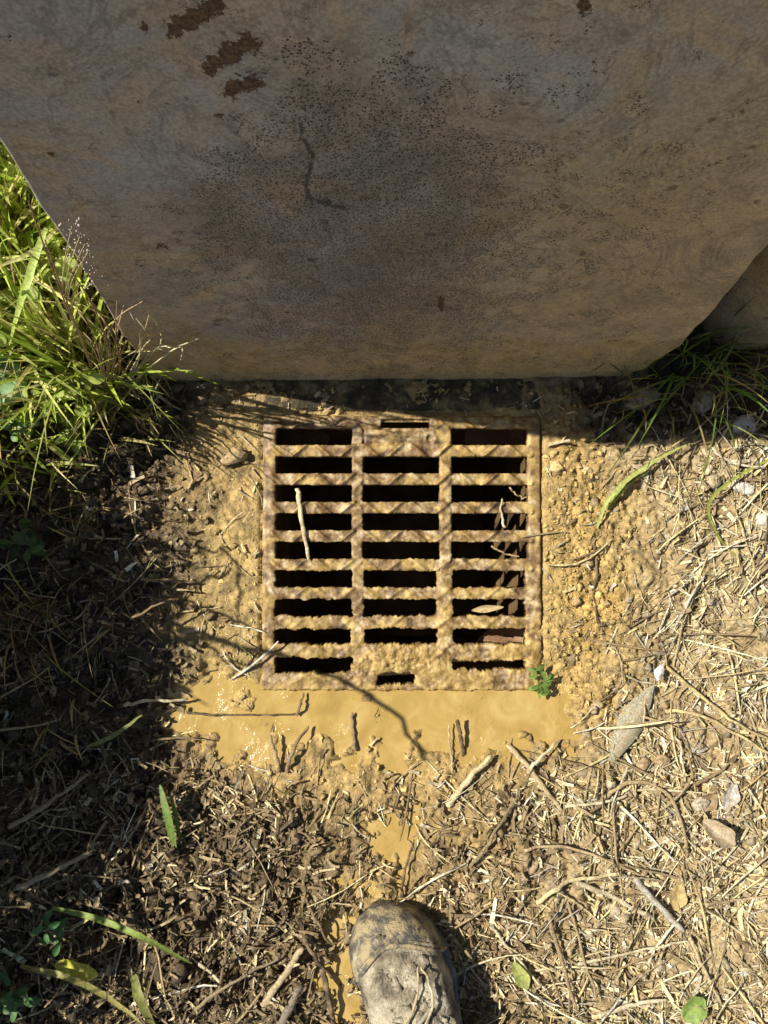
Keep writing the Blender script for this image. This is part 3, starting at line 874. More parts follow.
def stalk(name, label, cat, pts, wpx, colr, group=None, lifts=None, kind='tube', taper=(.9,.6), flat=.7, over=None):
    """one lying stalk through ground places; lifts = height over the soil at each place"""
    lifts = lifts if lifts is not None else [.004]*len(pts)
    W = [at(p[0], p[1], l) if over is None else over(p[0], p[1], l) for p, l in zip(pts, lifts)]
    K = max(10, 7*(len(pts)-1)+3)
    P = spline(W, K)
    jit = np.stack([fbm(np.linspace(0, .3, K)+P[0,0]*9, np.full(K, P[0,1]*7+k_), .05, 3, 80+k_) for k_ in range(3)], 1)
    P = P + jit*(.0024 if kind == 'tube' else .0008)
    wd = wpx*MM*.43*np.linspace(taper[0], taper[1], K)
    if kind == 'tube':
        wd = wd*(1+.3*fbm(np.linspace(0,.4,K), np.full(K, P[0,0]), .04, 3, 88))
        wd[-1] *= .5
        C = np.array([colr])[:,None,:]*(1+.14*fbm(np.linspace(0,.3,K), np.full(K, P[0,1]*3), .05, 3, 5))[None,:,None]
        V, Fc, Cc = tubes(P[None], wd[None], wd[None]*flat, C, 8)
        m = M_twig if sum(colr) < .75 else M_straw
        # end caps
        ncap = len(V); V = np.concatenate([V, [P[0], P[-1]]]); Cc = np.concatenate([Cc, Cc[:1], Cc[-1:]])
        tri = []
        for i in range(8):
            j = (i+1) % 8; tri += [(i, ncap, j), ((K-1)*8+j, ncap+1, (K-1)*8+i)]
        faces = [tuple(f) for f in Fc] + tri
    else:
        wd = wpx*MM*.42*np.sin(np.linspace(.35, np.pi-.05, K))**.7
        C = np.array([colr])[:,None,:]*np.ones((1,K,1))
        V, Fc, Cc = ribbons(P[None], wd[None], C, .35, (.25*np.ones(K)[None]))
        faces, m = Fc, M_blade
    ctr = P.mean(0); 
    o = mesh_obj(name, V-ctr, faces, m, cols=Cc); o.location = ctr
    tag(o, label, cat, group)
    return o

PALE = (.62,.53,.34); TAN = (.48,.37,.20); BRN = (.20,.13,.065); DRK = (.085,.055,.03); GREY = (.40,.36,.29); GRN = (.16,.24,.035); YGR = (.33,.36,.07); MUD = (.42,.28,.11)
def on_grate(px, py, l):
    d = ray(px, py); nrm = np.array([0, -math.sin(R(8)), math.cos(R(8))]); o_ = np.array([GX, YG, 0])+nrm*l
    t = np.dot(o_-CAM, nrm)/np.dot(d, nrm)
    return CAM+d*t
stalk('straw_stalk', 'pale straw stalk lying across slots in the left column of the grate', 'straw stalk', [(297,488),(302,520),(309,560)], 6.5, (.62,.52,.30), lifts=[.004,.004,.004], over=on_grate)
stalk('straw_stalk', 'short pale straw stuck upright in a slot of the right grate column', 'straw stalk', [(505,528),(501,512),(503,498)], 3.5, PALE, lifts=[.003,.004,.004], over=on_grate)
for lab, a, b in (('thin straw caught across the third slot of the right column', (510,488), (527,498)), ('muddy straw bit hanging in the fifth slot of the right column', (492,546), (520,556))):
    stalk('straw_stalk', lab, 'straw stalk', [a, ((a[0]+b[0])/2, (a[1]+b[1])/2+3), b], 2.6, (.30,.21,.10), lifts=[-.004,-.006,-.003], over=on_grate)
stalk('twig', 'thin dark straight twig lying on the left half of the puddle', 'twig', [(186,713),(225,715),(262,715),(299,714)], 3.0, DRK, lifts=[.014,.011,.011,.011])
stalk('twig', 'short dark twig leaning against the end of the straight twig in the puddle', 'twig', [(296,715),(300,704),(303,693)], 4.0, BRN, lifts=[.012,.014,.010])
stalk('twig', 'pale peeled twig pointing at the puddle from the dark litter', 'twig', [(124,705),(150,701),(188,700)], 4.5, PALE, lifts=[.020,.022,.018])
stalk('twig', 'dark bent stub standing at the near edge of the puddle', 'twig', [(286,772),(293,750),(308,727)], 5.5, BRN, lifts=[.004,.014,.016])
stalk('twig', 'mud coated stub with a pale tip beside the bent dark stub', 'twig', [(279,770),(274,752),(269,735)], 7.0, (.34,.24,.12), lifts=[.004,.014,.016], taper=(1.1,.5))
stalk('twig', 'dark upright stub in the middle of the puddle below the grate', 'twig', [(355,750),(353,731),(352,713)], 5.5, (.22,.15,.07), lifts=[.004,.013,.013])
stalk('twig', 'small black stub standing at the right part of the puddle', 'twig', [(464,756),(461,738),(457,720)], 5.0, DRK, lifts=[.004,.016,.022], taper=(.8,1.1))
stalk('straw_stalk', 'thin pale straw standing next to the small black stub', 'straw stalk', [(452,772),(450,748),(448,722)], 3.0, TAN, lifts=[.004,.012,.014])
stalk('twig', 'thin dark twig in the wet mud above the toe of the boot', 'twig', [(401,898),(406,868),(414,842)], 4.0, DRK, lifts=[.006,.008,.010])
stalk('straw_stalk', 'thick pale straw leaning up to the right edge of the puddle', 'straw stalk', [(448,806),(468,780),(492,756)], 8.5, (.55,.44,.24), lifts=[.006,.012,.012])
stalk('straw_stalk', 'long tan straw slanting down to the right below the puddle corner', 'straw stalk', [(508,744),(534,775),(562,811)], 7.5, TAN, lifts=[.006,.010,.006])
stalk('straw_stalk', 'pale straw crossing over the slanting tan straw', 'straw stalk', [(528,772),(542,757),(559,740)], 5.0, PALE, lifts=[.013,.013,.010])
stalk('twig', 'short pale stick with a round knot lying level right of the boot', 'twig', [(566,806),(600,803),(627,796)], 4.5, PALE, lifts=[.008]*3)
stalk('dry_stalk', 'dry brown stem curving in an arc around a pale flat leaf', 'dry stalk', [(606,798),(622,785),(648,784),(670,797),(682,825),(688,858)], 5.5, (.36,.26,.13), lifts=[.006,.010,.012,.012,.010,.006])
stalk('dry_stalk', 'dark gnarled stem running right from the top of the arc stem', 'dry stalk', [(672,795),(700,782),(728,766)], 6.0, BRN, lifts=[.006,.010,.008])
stalk('straw_stalk', 'long pale straw bent like a hook in the lower right', 'straw stalk', [(537,903),(556,889),(572,880),(596,877),(622,872)], 6.0, (.60,.49,.26), lifts=[.008,.012,.013,.012,.008])
stalk('straw_stalk', 'broad pale straw running down right from the hook shaped straw', 'straw stalk', [(576,883),(605,893),(640,912),(655,918)], 7.5, (.52,.43,.27), lifts=[.010,.010,.008,.006])
stalk('straw_stalk', 'thick grey straw casting a dark shadow in the lower right', 'straw stalk', [(634,878),(658,905),(684,932)], 9.0, GREY, lifts=[.008,.014,.012])
stalk('straw_stalk', 'thin pale straw lying almost level near the bottom right', 'straw stalk', [(578,964),(630,953),(690,940)], 4.0, PALE, lifts=[.010]*3)
stalk('straw_stalk', 'straw falling from the level pale straw to the bottom edge', 'straw stalk', [(690,938),(702,965),(722,1005)], 5.0, TAN, lifts=[.012,.012,.008])
stalk('twig', 'long dark stick pointing down below the hook shaped straw', 'twig', [(548,916),(560,955),(577,1014)], 5.5, (.24,.17,.09), lifts=[.008,.012,.008])
stalk('twig', 'thin brown stick beside the long dark stick', 'twig', [(568,905),(582,950),(598,1004)], 4.0, (.30,.22,.12), lifts=[.008,.012,.008])
stalk('straw_stalk', 'wavy pale straw at the bottom edge between boot and corner', 'straw stalk', [(598,1016),(635,1004),(668,1000)], 5.5, PALE, lifts=[.008]*3)
stalk('straw_stalk', 'long yellow straw slanting out of the picture on the right', 'straw stalk', [(664,666),(700,695),(735,722),(772,742)], 5.0, (.50,.40,.17), lifts=[.010,.013,.013,.010])
stalk('straw_stalk', 'second yellow straw below and nearly parallel to the long slanting one', 'straw stalk', [(664,711),(694,713),(735,733),(772,755)], 5.0, (.55,.43,.19), lifts=[.008,.013,.014,.010])
stalk('straw_stalk', 'short pale straw hanging down below the parallel yellow straws', 'straw stalk', [(672,728),(681,750),(684,775)], 4.0, PALE, lifts=[.008]*3)
stalk('straw_stalk', 'thin tan straw beside the grey piece of bark', 'straw stalk', [(646,694),(644,722),(650,752)], 3.0, TAN, lifts=[.012]*3)
stalk('fallen_grass', 'long curved green grass blade at the shadow edge right of the grate', 'grass', [(597,528),(608,500),(630,478),(660,458),(690,443)], 5.5, (.36,.40,.10), lifts=[.006,.014,.018,.016,.012], kind='leaf')
stalk('fallen_grass', 'short green blade lying inside the curve of the long blade', 'grass', [(608,510),(625,486),(650,470)], 6.0, (.30,.38,.08), lifts=[.006,.010,.008], kind='leaf')
stalk('fallen_grass', 'thin yellow green blade arching by the right edge', 'grass', [(772,458),(740,475),(714,495),(708,515),(724,545),(746,566)], 4.5, YGR, lifts=[.010,.016,.018,.016,.012,.008], kind='leaf')
stalk('fallen_grass', 'wide green blade slanting over the dark litter in the lower left', 'grass', [(52,908),(95,918),(140,936),(192,964)], 6.5, (.22,.31,.05), lifts=[.020,.032,.032,.020], kind='leaf')
stalk('fallen_grass', 'yellowing thin blade below the wide green blade', 'grass', [(20,966),(60,975),(105,995),(142,1024)], 6.5, (.36,.33,.09), lifts=[.020,.026,.026,.020], kind='leaf')
stalk('fallen_grass', 'green blade standing in the litter below the left end of the puddle', 'grass', [(175,848),(168,815),(160,785)], 10.0, (.13,.20,.035), lifts=[.006,.020,.024], kind='leaf')
stalk('fallen_grass', 'narrow green blade next to the standing green blade', 'grass', [(180,840),(176,815),(170,794)], 6.0, (.16,.24,.05), lifts=[.006,.016,.016], kind='leaf')
stalk('fallen_grass', 'short olive blade at the bottom edge in the lower left', 'grass', [(134,975),(140,1000),(155,1028)], 10.0, (.24,.26,.06), lifts=[.014,.018,.012], kind='leaf')
stalk('fallen_grass', 'pale green blade by the dark shadow left of the puddle', 'grass', [(86,748),(115,735),(142,715)], 5.0, (.26,.30,.08), lifts=[.02,.024,.02], kind='leaf')
stalk('fallen_grass', 'long broad bright blade hanging over the lit bank beside the wall', 'grass', [(46,228),(34,262),(22,300),(9,345)], 7.5, (.42,.52,.12), lifts=[.20,.20,.18,.12], kind='leaf')
stalk('fallen_grass', 'pale yellow blade crossing the lit bank to the left edge', 'grass', [(60,225),(35,250),(-5,268)], 4.5, (.55,.52,.20), lifts=[.18,.20,.20], kind='leaf')
stalk('twig', 'thick muddy stick left of the boot, upper of a crossed pair', 'twig', [(262,1008),(282,978),(303,948)], 10.0, (.42,.33,.19), lifts=[.010,.016,.012])
stalk('twig', 'thick dark stick at the bottom edge left of the boot', 'twig', [(278,1030),(290,1008),(302,985)], 11.0, (.17,.14,.10), lifts=[.008,.014,.012])
stalk('twig', 'dark stick leaning down right over the thick muddy stick', 'twig', [(302,936),(316,958),(333,978)], 6.0, DRK, lifts=[.012,.018,.012])
stalk('twig', 'black forked stub in the narrow wet channel left of the boot', 'twig', [(322,968),(328,995),(334,1026)], 7.5, (.07,.05,.03), lifts=[.012,.016,.010])
stalk('twig', 'curved dark twig in the mud above and left of the boot', 'twig', [(312,850),(305,875),(307,900),(318,925),(330,945)], 4.5, (.14,.10,.05), lifts=[.008,.012,.012,.012,.008])
stalk('straw_stalk', 'long grey straw slanting over the left litter, lower of two', 'straw stalk', [(18,888),(52,872),(92,852)], 7.0, (.34,.28,.17), lifts=[.022,.03,.02])
stalk('straw_stalk', 'long brown straw slanting over the left litter, upper of two', 'straw stalk', [(8,828),(45,805),(88,774)], 6.0, (.28,.22,.13), lifts=[.022,.03,.02])
stalk('straw_stalk', 'short pale straw piece in the litter below the standing green blades', 'straw stalk', [(118,880),(130,882)], 5.0, (.55,.48,.34), lifts=[.014,.014])
stalk('twig', 'thin twig in the lower left litter pointing at the boot', 'twig', [(195,1010),(228,985),(282,958)], 4.5, (.20,.15,.09), lifts=[.014,.02,.014])
stalk('twig', 'upright thin dark twig crossing the twig that points at the boot', 'twig', [(216,1000),(224,965),(230,930)], 4.0, (.13,.09,.05), lifts=[.014,.022,.016])
stalk('twig', 'black crooked twig along the crack in the clay right of the grate', 'twig', [(594,546),(597,572),(594,598),(600,628)], 3.5, DRK, lifts=[.003,.004,.003,.003])
stalk('twig', 'brown twig in the straw above the thick pale straw, pointing up right', 'twig', [(470,868),(492,838),(518,795)], 5.0, (.17,.14,.07), lifts=[.008,.012,.012])
stalk('straw_stalk', 'thin pale straw in the straw mat right of the boot, nearest the boot', 'straw stalk', [(490,925),(515,955),(545,990)], 4.0, PALE, lifts=[.010]*3)
stalk('straw_stalk', 'long tan straw in the mat below the crooked black twig', 'straw stalk', [(525,850),(560,846),(610,862),(650,880)], 4.0, (.42,.31,.16), lifts=[.008,.012,.012,.008])
stalk('straw_stalk', 'pale straw at the right edge above the bottom corner', 'straw stalk', [(706,905),(738,900),(772,897)], 4.0, (.40,.30,.17), lifts=[.010]*3)
stalk('twig', 'thin pale twig across the dry straw below the white stone', 'twig', [(712,448),(728,460),(766,468)], 4.0, (.62,.56,.42), lifts=[.012]*3)
stalk('dry_stalk', 'dark stem pointing right out of the litter over the clay, upper', 'dry stalk', [(140,578),(172,581),(196,583)], 4.0, BRN, lifts=[.03,.02,.012])
stalk('dry_stalk', 'thin stem arching from the litter over the clay, below the upper stem', 'dry stalk', [(130,620),(160,603),(180,598)], 3.0, BRN, lifts=[.05,.05,.04])

# ------------------------------------------------------------------ stones, bark, leaves
def ico3():
    v, f = ico2(); vs = list(map(tuple, v)); cache = {}; nf = []
    def mid(a, b):
        k = (min(a,b), max(a,b))
        if k not in cache:
            m = (np.array(vs[a])+np.array(vs[b])); m /= np.linalg.norm(m); vs.append(tuple(m)); cache[k] = len(vs)-1
        return cache[k]
    for a, b, c_ in f:
        x, y, z_ = mid(a,b), mid(b,c_), mid(c_,a)
        nf += [(a,x,z_),(b,y,x),(c_,z_,y),(x,y,z_)]
    return np.array(vs), np.array(nf)
def lump(name, label, cat, px, py, rx, ry, rz, colr, rot=0, mat=None, sink=.3, seed=1, amp=.55):
    v, f = ico3()
    q = v*(1+1.2*amp*fbm3(v[:,0], v[:,1], v[:,2], .95, 4, seed)[:,None]+.28*amp*fbm3(v[:,0], v[:,1], v[:,2], .3, 2, seed+50)[:,None])
    q = np.sign(q)*np.abs(q)**.9
    q = q*np.array([rx, ry, rz])*MM
    c_, s_ = math.cos(R(rot)), math.sin(R(rot))
    q = np.stack([q[:,0]*c_-q[:,1]*s_, q[:,0]*s_+q[:,1]*c_, q[:,2]], 1)
    o = mesh_obj(name, q, f, mat or M_stone, cols=np.repeat(np.array([colr]), len(q), 0), smooth=True)
    p = at(px, py); o.location = (p[0], p[1], p[2]+rz*MM*(1-2*sink)+.002)
    tag(o, label, cat)
    return o
WH = (.6,.56,.48)
lump('stone', 'flat white stone at the shadow edge on the far right', 'stone', 745, 426, 15, 8, 5, WH, 12, seed=2)
lump('stone', 'white angular chip on the dry straw by the right edge, upper', 'stone', 740, 488, 11, 6, 5, WH, -15, seed=3)
lump('stone', 'bright square chip cut by the right edge', 'stone', 762, 520, 9, 9, 6, (.66,.62,.54), 5, seed=4)
lump('stone', 'small grey pebble half buried below the arc stem', 'stone', 700, 803, 8, 6, 4, (.36,.29,.2), 20, M_clod, seed=5)
lump('clod', 'round brown clod of soil left of the pale flat leaf', 'clod', 660, 760, 9, 7, 5, (.30,.21,.11), 0, M_clod, seed=6)
lump('clod', 'smaller clod of soil beside the round brown clod', 'clod', 642, 764, 7, 6, 4, (.33,.23,.12), 40, M_clod, seed=7)
lump('clod', 'dark rounded clod in the wall shadow right of the concrete strip', 'clod', 640, 400, 17, 11, 10, (.28,.21,.12), 10, M_clod, seed=8)
lump('clod', 'pale clod in the wall shadow near the grass roots', 'clod', 700, 405, 13, 10, 9, (.3,.23,.14), 60, M_clod, seed=12)
lump('clod', 'muddy clod on the clay by the upper left corner of the grate', 'clod', 237, 457, 13, 8, 5, (.36,.25,.12), 25, M_clod, seed=9)

def flat_leaf(name, label, cat, px, py, ln, wd, rot, colr, curl=.25, up=.008, lobes=0, mat=None, tip=0.0):
    K, m = 14, 9
    t = np.linspace(0, 1, K); s = np.linspace(-1, 1, m)
    T, S = np.meshgrid(t, s, indexing='ij')
    w = np.sin(np.pi*np.clip(T*.94+.04, 0, 1))**.75*(1+.12*np.sin(T*9+lobes))
    X_ = (T-.5)*ln*MM; Y_ = S*w*wd*.5*MM
    Z = curl*wd*MM*.5*(S*w)**2 + .12*wd*MM*fbm(X_.ravel(), Y_.ravel(), wd*MM*.5, 3, 3+lobes).reshape(X_.shape) + tip*ln*MM*(T**2)
    V = np.stack([X_, Y_, Z], -1).reshape(-1,3)
    c_, s_ = math.cos(R(rot)), math.sin(R(rot))
    V = np.stack([V[:,0]*c_-V[:,1]*s_, V[:,0]*s_+V[:,1]*c_, V[:,2]], 1)
    vein = 1+.25*np.exp(-(S/.12)**2).reshape(-1)
    C = np.array([colr])*vein[:,None]
    o = mesh_obj(name, V, grid_faces(K, m), mat or M_blade, cols=C)
    p = at(px, py); o.location = (p[0], p[1], p[2]+up)
    tag(o, label, cat)
    return o
flat_leaf('dead_leaf', 'pale brown flat dead leaf in the straw with a dark shadow on its right', 'leaf', 713, 830, 32, 20, -38, (.38,.295,.19), .9, .014, 1, M_straw, .2)
flat_leaf('dead_leaf', 'brown curled dead leaf above the pale flat leaf', 'leaf', 703, 800, 24, 15, 30, (.30,.21,.11), .7, .012, 2, M_straw)
flat_leaf('dead_leaf', 'small grey dead leaf on the straw near the right edge', 'leaf', 727, 795, 26, 14, 60, (.42,.38,.33), .4, .010, 3, M_straw)
flat_leaf('dead_leaf', 'wide brown leaf in the lower right straw under the thick grey straw', 'leaf', 675, 893, 28, 16, 80, (.46,.33,.12), .4, .008, 5, M_straw)
flat_leaf('dead_leaf', 'yellow fallen leaf in the dark litter of the lower left', 'leaf', 84, 962, 40, 17, -12, (.55,.50,.05), .5, .022, 6)
flat_leaf('green_leaf', 'small round green leaf in the straw near the bottom right', 'leaf', 690, 1004, 26, 22, 40, (.22,.33,.07), .4, .012, 7)
flat_leaf('green_leaf', 'pale green leaf scrap in the straw right of the boot', 'leaf', 519, 972, 26, 14, -60, (.36,.40,.11), .4, .012, 8)
flat_leaf('bark_piece', 'grey weathered flat piece of bark right of the puddle', 'bark', 628, 722, 84, 24, 58, (.30,.27,.18), -.35, .016, 9, M_twig)
flat_leaf('bark_piece', 'small whitish scrap above the upper end of the grey bark', 'bark', 655, 672, 17, 9, 70, (.58,.55,.50), -.5, .018, 10, M_straw)
flat_leaf('dead_leaf', 'flat leaf scrap lying over a slot in the right column of the grate', 'leaf', 487, 609, 32, 7, 6, (.45,.33,.16), .4, .005, 11, M_straw)

# ------------------------------------------------------------------ plants
def blades(n, base_pt, spread, h0, h1, lean, leanvar, wid, pal, K=9, droop=.6, var=.25, yel=.0):
    b = np.stack([rng.normal(0, spread, n), rng.normal(0, spread, n)], 1) + np.array(base_pt[:2])[None]
    z0 = ground(b[:,0], b[:,1])-.004
    hh = rng.uniform(h0, h1, n)
    a = rng.uniform(0, 2*np.pi, n); r = np.abs(rng.normal(.35, leanvar, n))
    dx = np.cos(a)*r+lean[0]; dy = np.sin(a)*r+lean[1]
    t = np.linspace(0, 1, K)[None,:]
    bend = t**(1.7)
    P = np.stack([b[:,0:1]+dx[:,None]*hh[:,None]*bend, b[:,1:2]+dy[:,None]*hh[:,None]*bend,
                  z0[:,None]+hh[:,None]*(t-droop*.42*t**2.6*(np.hypot(dx,dy))[:,None])], -1)
    w = rng.uniform(wid*.6, wid*1.2, n)[:,None]*(np.sin(np.linspace(.5, np.pi, K))**.7)[None,:]
    return ribbons(P, w, picks(pal, n, var), .3, rng.normal(0, .5, (n,1))*np.linspace(.2, 1, K)[None,:])
GREENS = np.array([(.40,.50,.05),(.52,.60,.10),(.26,.37,.04),(.64,.66,.20),(.44,.54,.08),(.58,.52,.18)])
DRYG = np.array([(.42,.34,.13),(.36,.27,.10),(.50,.43,.22),(.30,.32,.07)])
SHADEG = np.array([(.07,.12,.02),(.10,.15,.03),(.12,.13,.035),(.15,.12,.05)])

def grass_tuft(label, px, py, n, h0, h1, lean, wid, pal, spread=.02, group=None, wpt=None, dry=0):
    p = wpt if wpt is not None else at(px, py)
    parts = [blades(n, p, spread, h0, h1, lean, .28, wid, pal)]
    if dry: parts.append(blades(dry, p, spread*1.2, h0*.6, h1*.9, lean, .45, wid*.55, DRYG))
    V, Fc, C = merge(parts)
    o = mesh_obj('grass_tuft', V-np.array(p), Fc, M_leaf, cols=C); o.location = p
    tag(o, label, 'grass tuft', group)
    return o

# lit bank by the left end of the wall
grass_tuft('tall bright green grass tuft at the top of the left bank against the wall edge', 0,0, 90, .10, .24, (.15,-.10), .0030, GREENS, .035, wpt=at(25, 235), dry=45)
grass_tuft('yellow green grass tuft in the middle of the lit left bank', 0,0, 80, .07, .17, (.10,-.15), .0028, GREENS, .035, wpt=at(28, 320), dry=45)
grass_tuft('green grass tuft cut by the left edge above the clover', 0,0, 70, .08, .20, (.2,-.12), .0032, GREENS, .03, wpt=at(-22, 285), dry=25)
grass_tuft('dry brown and green tuft at the foot of the wall end', 0,0, 30, .05, .11, (.10,-.12), .0022, np.concatenate([GREENS, DRYG]), .028, wpt=at(95, 360), dry=70)
grass_tuft('low tuft of mixed green blades where the lit bank meets the shade', 0,0, 60, .04, .10, (.12,-.15), .0024, GREENS, .03, wpt=at(60, 415), dry=45)
grass_tuft('sparse dry tuft on the bank below the wall corner', 0,0, 18, .04, .09, (.2,-.15), .0018, DRYG, .022, wpt=at(128, 400), dry=40)
for lab, q in (('green tuft high behind the wall end', (-.45, .56)), ('wide green tuft on the bank top at the left', (-.58, .44)), ('green tuft leaning from the bank top over the left edge', (-.60, .30))):
    pt = np.array([q[0], q[1], float(ground(np.array([q[0]]), np.array([q[1]]))[0])])
    grass_tuft(lab, 0,0, 130, .05, .11, (.12,-.08), .003, GREENS, .05, wpt=pt, dry=50)
for lab, a, b, n_, h0, h1 in (('yellowish grass tuft bending over the edge of the wall end', 62, 285, 60, .05, .13), ('short grass tuft at the left edge under the clover', 8, 445, 60, .03, .08),
        ('bright thin grass tuft between the clover and the wall foot', 58, 372, 70, .05, .12), ('tangle of dry and green grass at the wall corner', 110, 345, 50, .05, .12), ('bright tuft at the left edge beside the crossing pale blade', 0, 262, 70, .07, .16)):
    grass_tuft(lab, a, b, n_, h0, h1, (.22,-.22), .0024, GREENS, .032, dry=50)
for lab, q, n_, h0, h1, ln_ in (('grass blades standing up along the left edge of the wall face', (-.330, .314), 28, .08, .17, (-.08,-.02)), ('grass blades leaning over the lower left corner of the wall face', (-.310, .310), 14, .04, .08, (.12,-.06)),
        ('tall dry and green blades at the upper left edge of the wall', (-.350, .325), 40, .14, .26, (-.1,.0))):
    pt = np.array([q[0], q[1], float(ground(np.array([q[0]]), np.array([q[1]]))[0])])
    grass_tuft(lab, 0,0, n_, h0, h1, ln_, .0024, GREENS, .016, wpt=pt, dry=40)
# shaded grasses right of the wall
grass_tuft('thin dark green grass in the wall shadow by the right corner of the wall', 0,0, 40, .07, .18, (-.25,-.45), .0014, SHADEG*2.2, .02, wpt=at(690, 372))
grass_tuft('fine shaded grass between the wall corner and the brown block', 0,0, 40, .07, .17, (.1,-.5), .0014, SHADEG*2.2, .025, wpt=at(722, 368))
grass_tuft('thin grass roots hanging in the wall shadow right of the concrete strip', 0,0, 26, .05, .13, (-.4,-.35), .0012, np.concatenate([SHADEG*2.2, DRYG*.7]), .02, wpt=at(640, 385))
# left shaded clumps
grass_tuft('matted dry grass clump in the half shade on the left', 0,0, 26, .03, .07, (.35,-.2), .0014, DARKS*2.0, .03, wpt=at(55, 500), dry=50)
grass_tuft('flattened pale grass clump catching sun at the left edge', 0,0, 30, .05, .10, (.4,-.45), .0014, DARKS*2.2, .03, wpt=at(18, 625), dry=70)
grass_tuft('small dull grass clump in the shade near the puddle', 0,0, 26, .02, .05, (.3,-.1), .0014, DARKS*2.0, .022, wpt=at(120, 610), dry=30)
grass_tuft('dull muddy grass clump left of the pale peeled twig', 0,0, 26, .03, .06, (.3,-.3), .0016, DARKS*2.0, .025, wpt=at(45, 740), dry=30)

def weed(name, label, px, py, stems, leaves_per, leaf_len, leaf_w, h, colr, spread=.35, cat='weed', stemcol=(.25,.28,.08), seed=0, wpt=None, shape=.7):
    """small plant: thin stems and a leaf part for each leaf"""
    r2 = np.random.default_rng(seed)
    p = at(px, py) if wpt is None else wpt
    root = empty(name, p); tag(root, label, cat)
    SP = []; tips = []
    for i in range(stems):
        a = r2.uniform(0, 6.28); q = r2.uniform(.2, 1)*spread; hh = h*r2.uniform(.6, 1.1)
        t = np.linspace(0, 1, 7)
        S = np.stack([np.cos(a)*q*hh*t**1.4, np.sin(a)*q*hh*t**1.4, hh*t-.003], 1)
        SP.append(S)
        for k in range(leaves_per):
            f = 1-.5*k/leaves_per; ii = int(f*6)
            tips.append((S[ii], a+r2.uniform(-2.4, 2.4), r2.uniform(.7, 1.2)))
    SP = np.array(SP); w = np.full(SP.shape[:2], .0007)*np.linspace(1.2,.6,7)
    V, Fc, C = tubes(SP, w, w, np.array([stemcol]*stems), 5)
    mesh_obj('stem', V, Fc, M_leaf, root, cols=C)
    K = 7
    for (q, a, s) in tips:
        t = np.linspace(0, 1, K)
        ln = leaf_len*s
        P = np.stack([q[0]+np.cos(a)*ln*t, q[1]+np.sin(a)*ln*t, q[2]+ln*(.25*t-.35*t*t)], 1)[None]
        wd = (leaf_w*s*.5*np.sin(np.linspace(.12, np.pi-.06, K))**shape)[None]
        V, Fc, C = ribbons(P, wd, np.array([colr])*r2.uniform(.75,1.25), .3, np.full((1,K), r2.normal(0,.3)))
        mesh_obj('leaf', V, Fc, M_leaf, root, cols=C)
    return root
debris()
weed('weed_seedling', 'small green leafy weed at the lower right corner of the grate', 538, 683, 6, 3, .011, .006, .022, (.17,.27,.06), 1.0, seed=3)
weed('clover_plant', 'pale green clover with rounded leaves at the left edge of the lit bank', 14, 392, 7, 3, .017, .017, .05, (.36,.54,.26), .8, cat='clover', seed=4, shape=.45)
weed('clover_plant', 'small clover below the taller one at the left edge', 22, 425, 5, 3, .012, .012, .03, (.22,.35,.13), .9, cat='clover', seed=5, shape=.45)
weed('leafy_weed', 'broad leaved bright green weed among the grass on the lit bank', 40, 275, 8, 5, .030, .013, .12, (.44,.56,.08), .7, seed=6)
weed('leafy_weed', 'yellow green weed near the wall end in the grass', 75, 330, 6, 5, .024, .010, .10, (.56,.54,.14), .7, seed=7)
weed('leafy_weed', 'leafy weed with pale rounded leaves in the middle of the lit bank', 52, 318, 8, 5, .022, .015, .12, (.42,.52,.12), .8, seed=31)
weed('leafy_weed', 'tall leafy weed at the upper left against the wall edge', 18, 215, 7, 6, .026, .012, .15, (.46,.56,.10), .7, seed=32)
weed('leafy_weed', 'bushy green weed above the curling runner', 92, 385, 11, 6, .016, .011, .09, (.40,.46,.09), .9, seed=33)
weed('leafy_weed', 'low green weed at the bottom of the lit bank by the shade', 85, 440, 7, 4, .018, .009, .05, (.36,.46,.07), .9, seed=8)
weed('leafy_weed', 'dark green leafy weed in the lower left corner', 12, 985, 8, 4, .015, .008, .05, (.10,.20,.06), .8, seed=9)
weed('leafy_weed', 'small dark green weed beside the wide blade in the lower left', 62, 932, 4, 4, .014, .007, .035, (.10,.21,.06), .8, seed=10)
weed('leafy_weed', 'dull weed in the shade at the left edge halfway up', 28, 545, 5, 4, .016, .008, .045, (.09,.15,.045), .8, seed=12)

def before_wall(px, py, gap):
    d = ray(px, py); t = (WALL_Y-gap)/d[1]
    return CAM+d*t
def dry_spray(label, root_px, tips_px, colr, lift0=.02, lift=.1, wpx=3.0, name='dry_stalk'):
    """pale branched dry stalks that rise from one root"""
    p = at(*root_px)
    parts = []
    for (pts, hs) in tips_px:
        W = [p-p]+[before_wall(a, b, h_)-p if b < 372 else at(a, b, h_)-p for (a, b), h_ in zip(pts, hs)]
        P = spline(W, 14)[None]
        w = np.linspace(.6, .35, 14)[None]*wpx*MM*.6
        parts.append(tubes(P, w, w, np.array([colr])*rng.uniform(.85, 1.1), 5))
    V, Fc, C = merge(parts)
    o = mesh_obj(name, V, Fc, M_straw, cols=C); o.location = p
    tag(o, label, 'dry stalk')
dry_spray('pale branched dry stalk reaching out in front of the wall foot', (120, 392), [
    ([(138,362),(140,335),(130,312)], [.02,.03,.02]), ([(142,350),(150,338),(136,318)], [.02,.03,.02]),
    ([(150,352),(160,346),(160,330),(148,312)], [.02,.03,.02,.03]), ([(155,350),(172,348),(182,345),(198,339)], [.02,.03,.02,.03]),
    ([(176,348),(181,360)], [.02,.03]), ([(145,352),(165,350)], [.02,.03])], (.66,.60,.36), wpx=2.6)
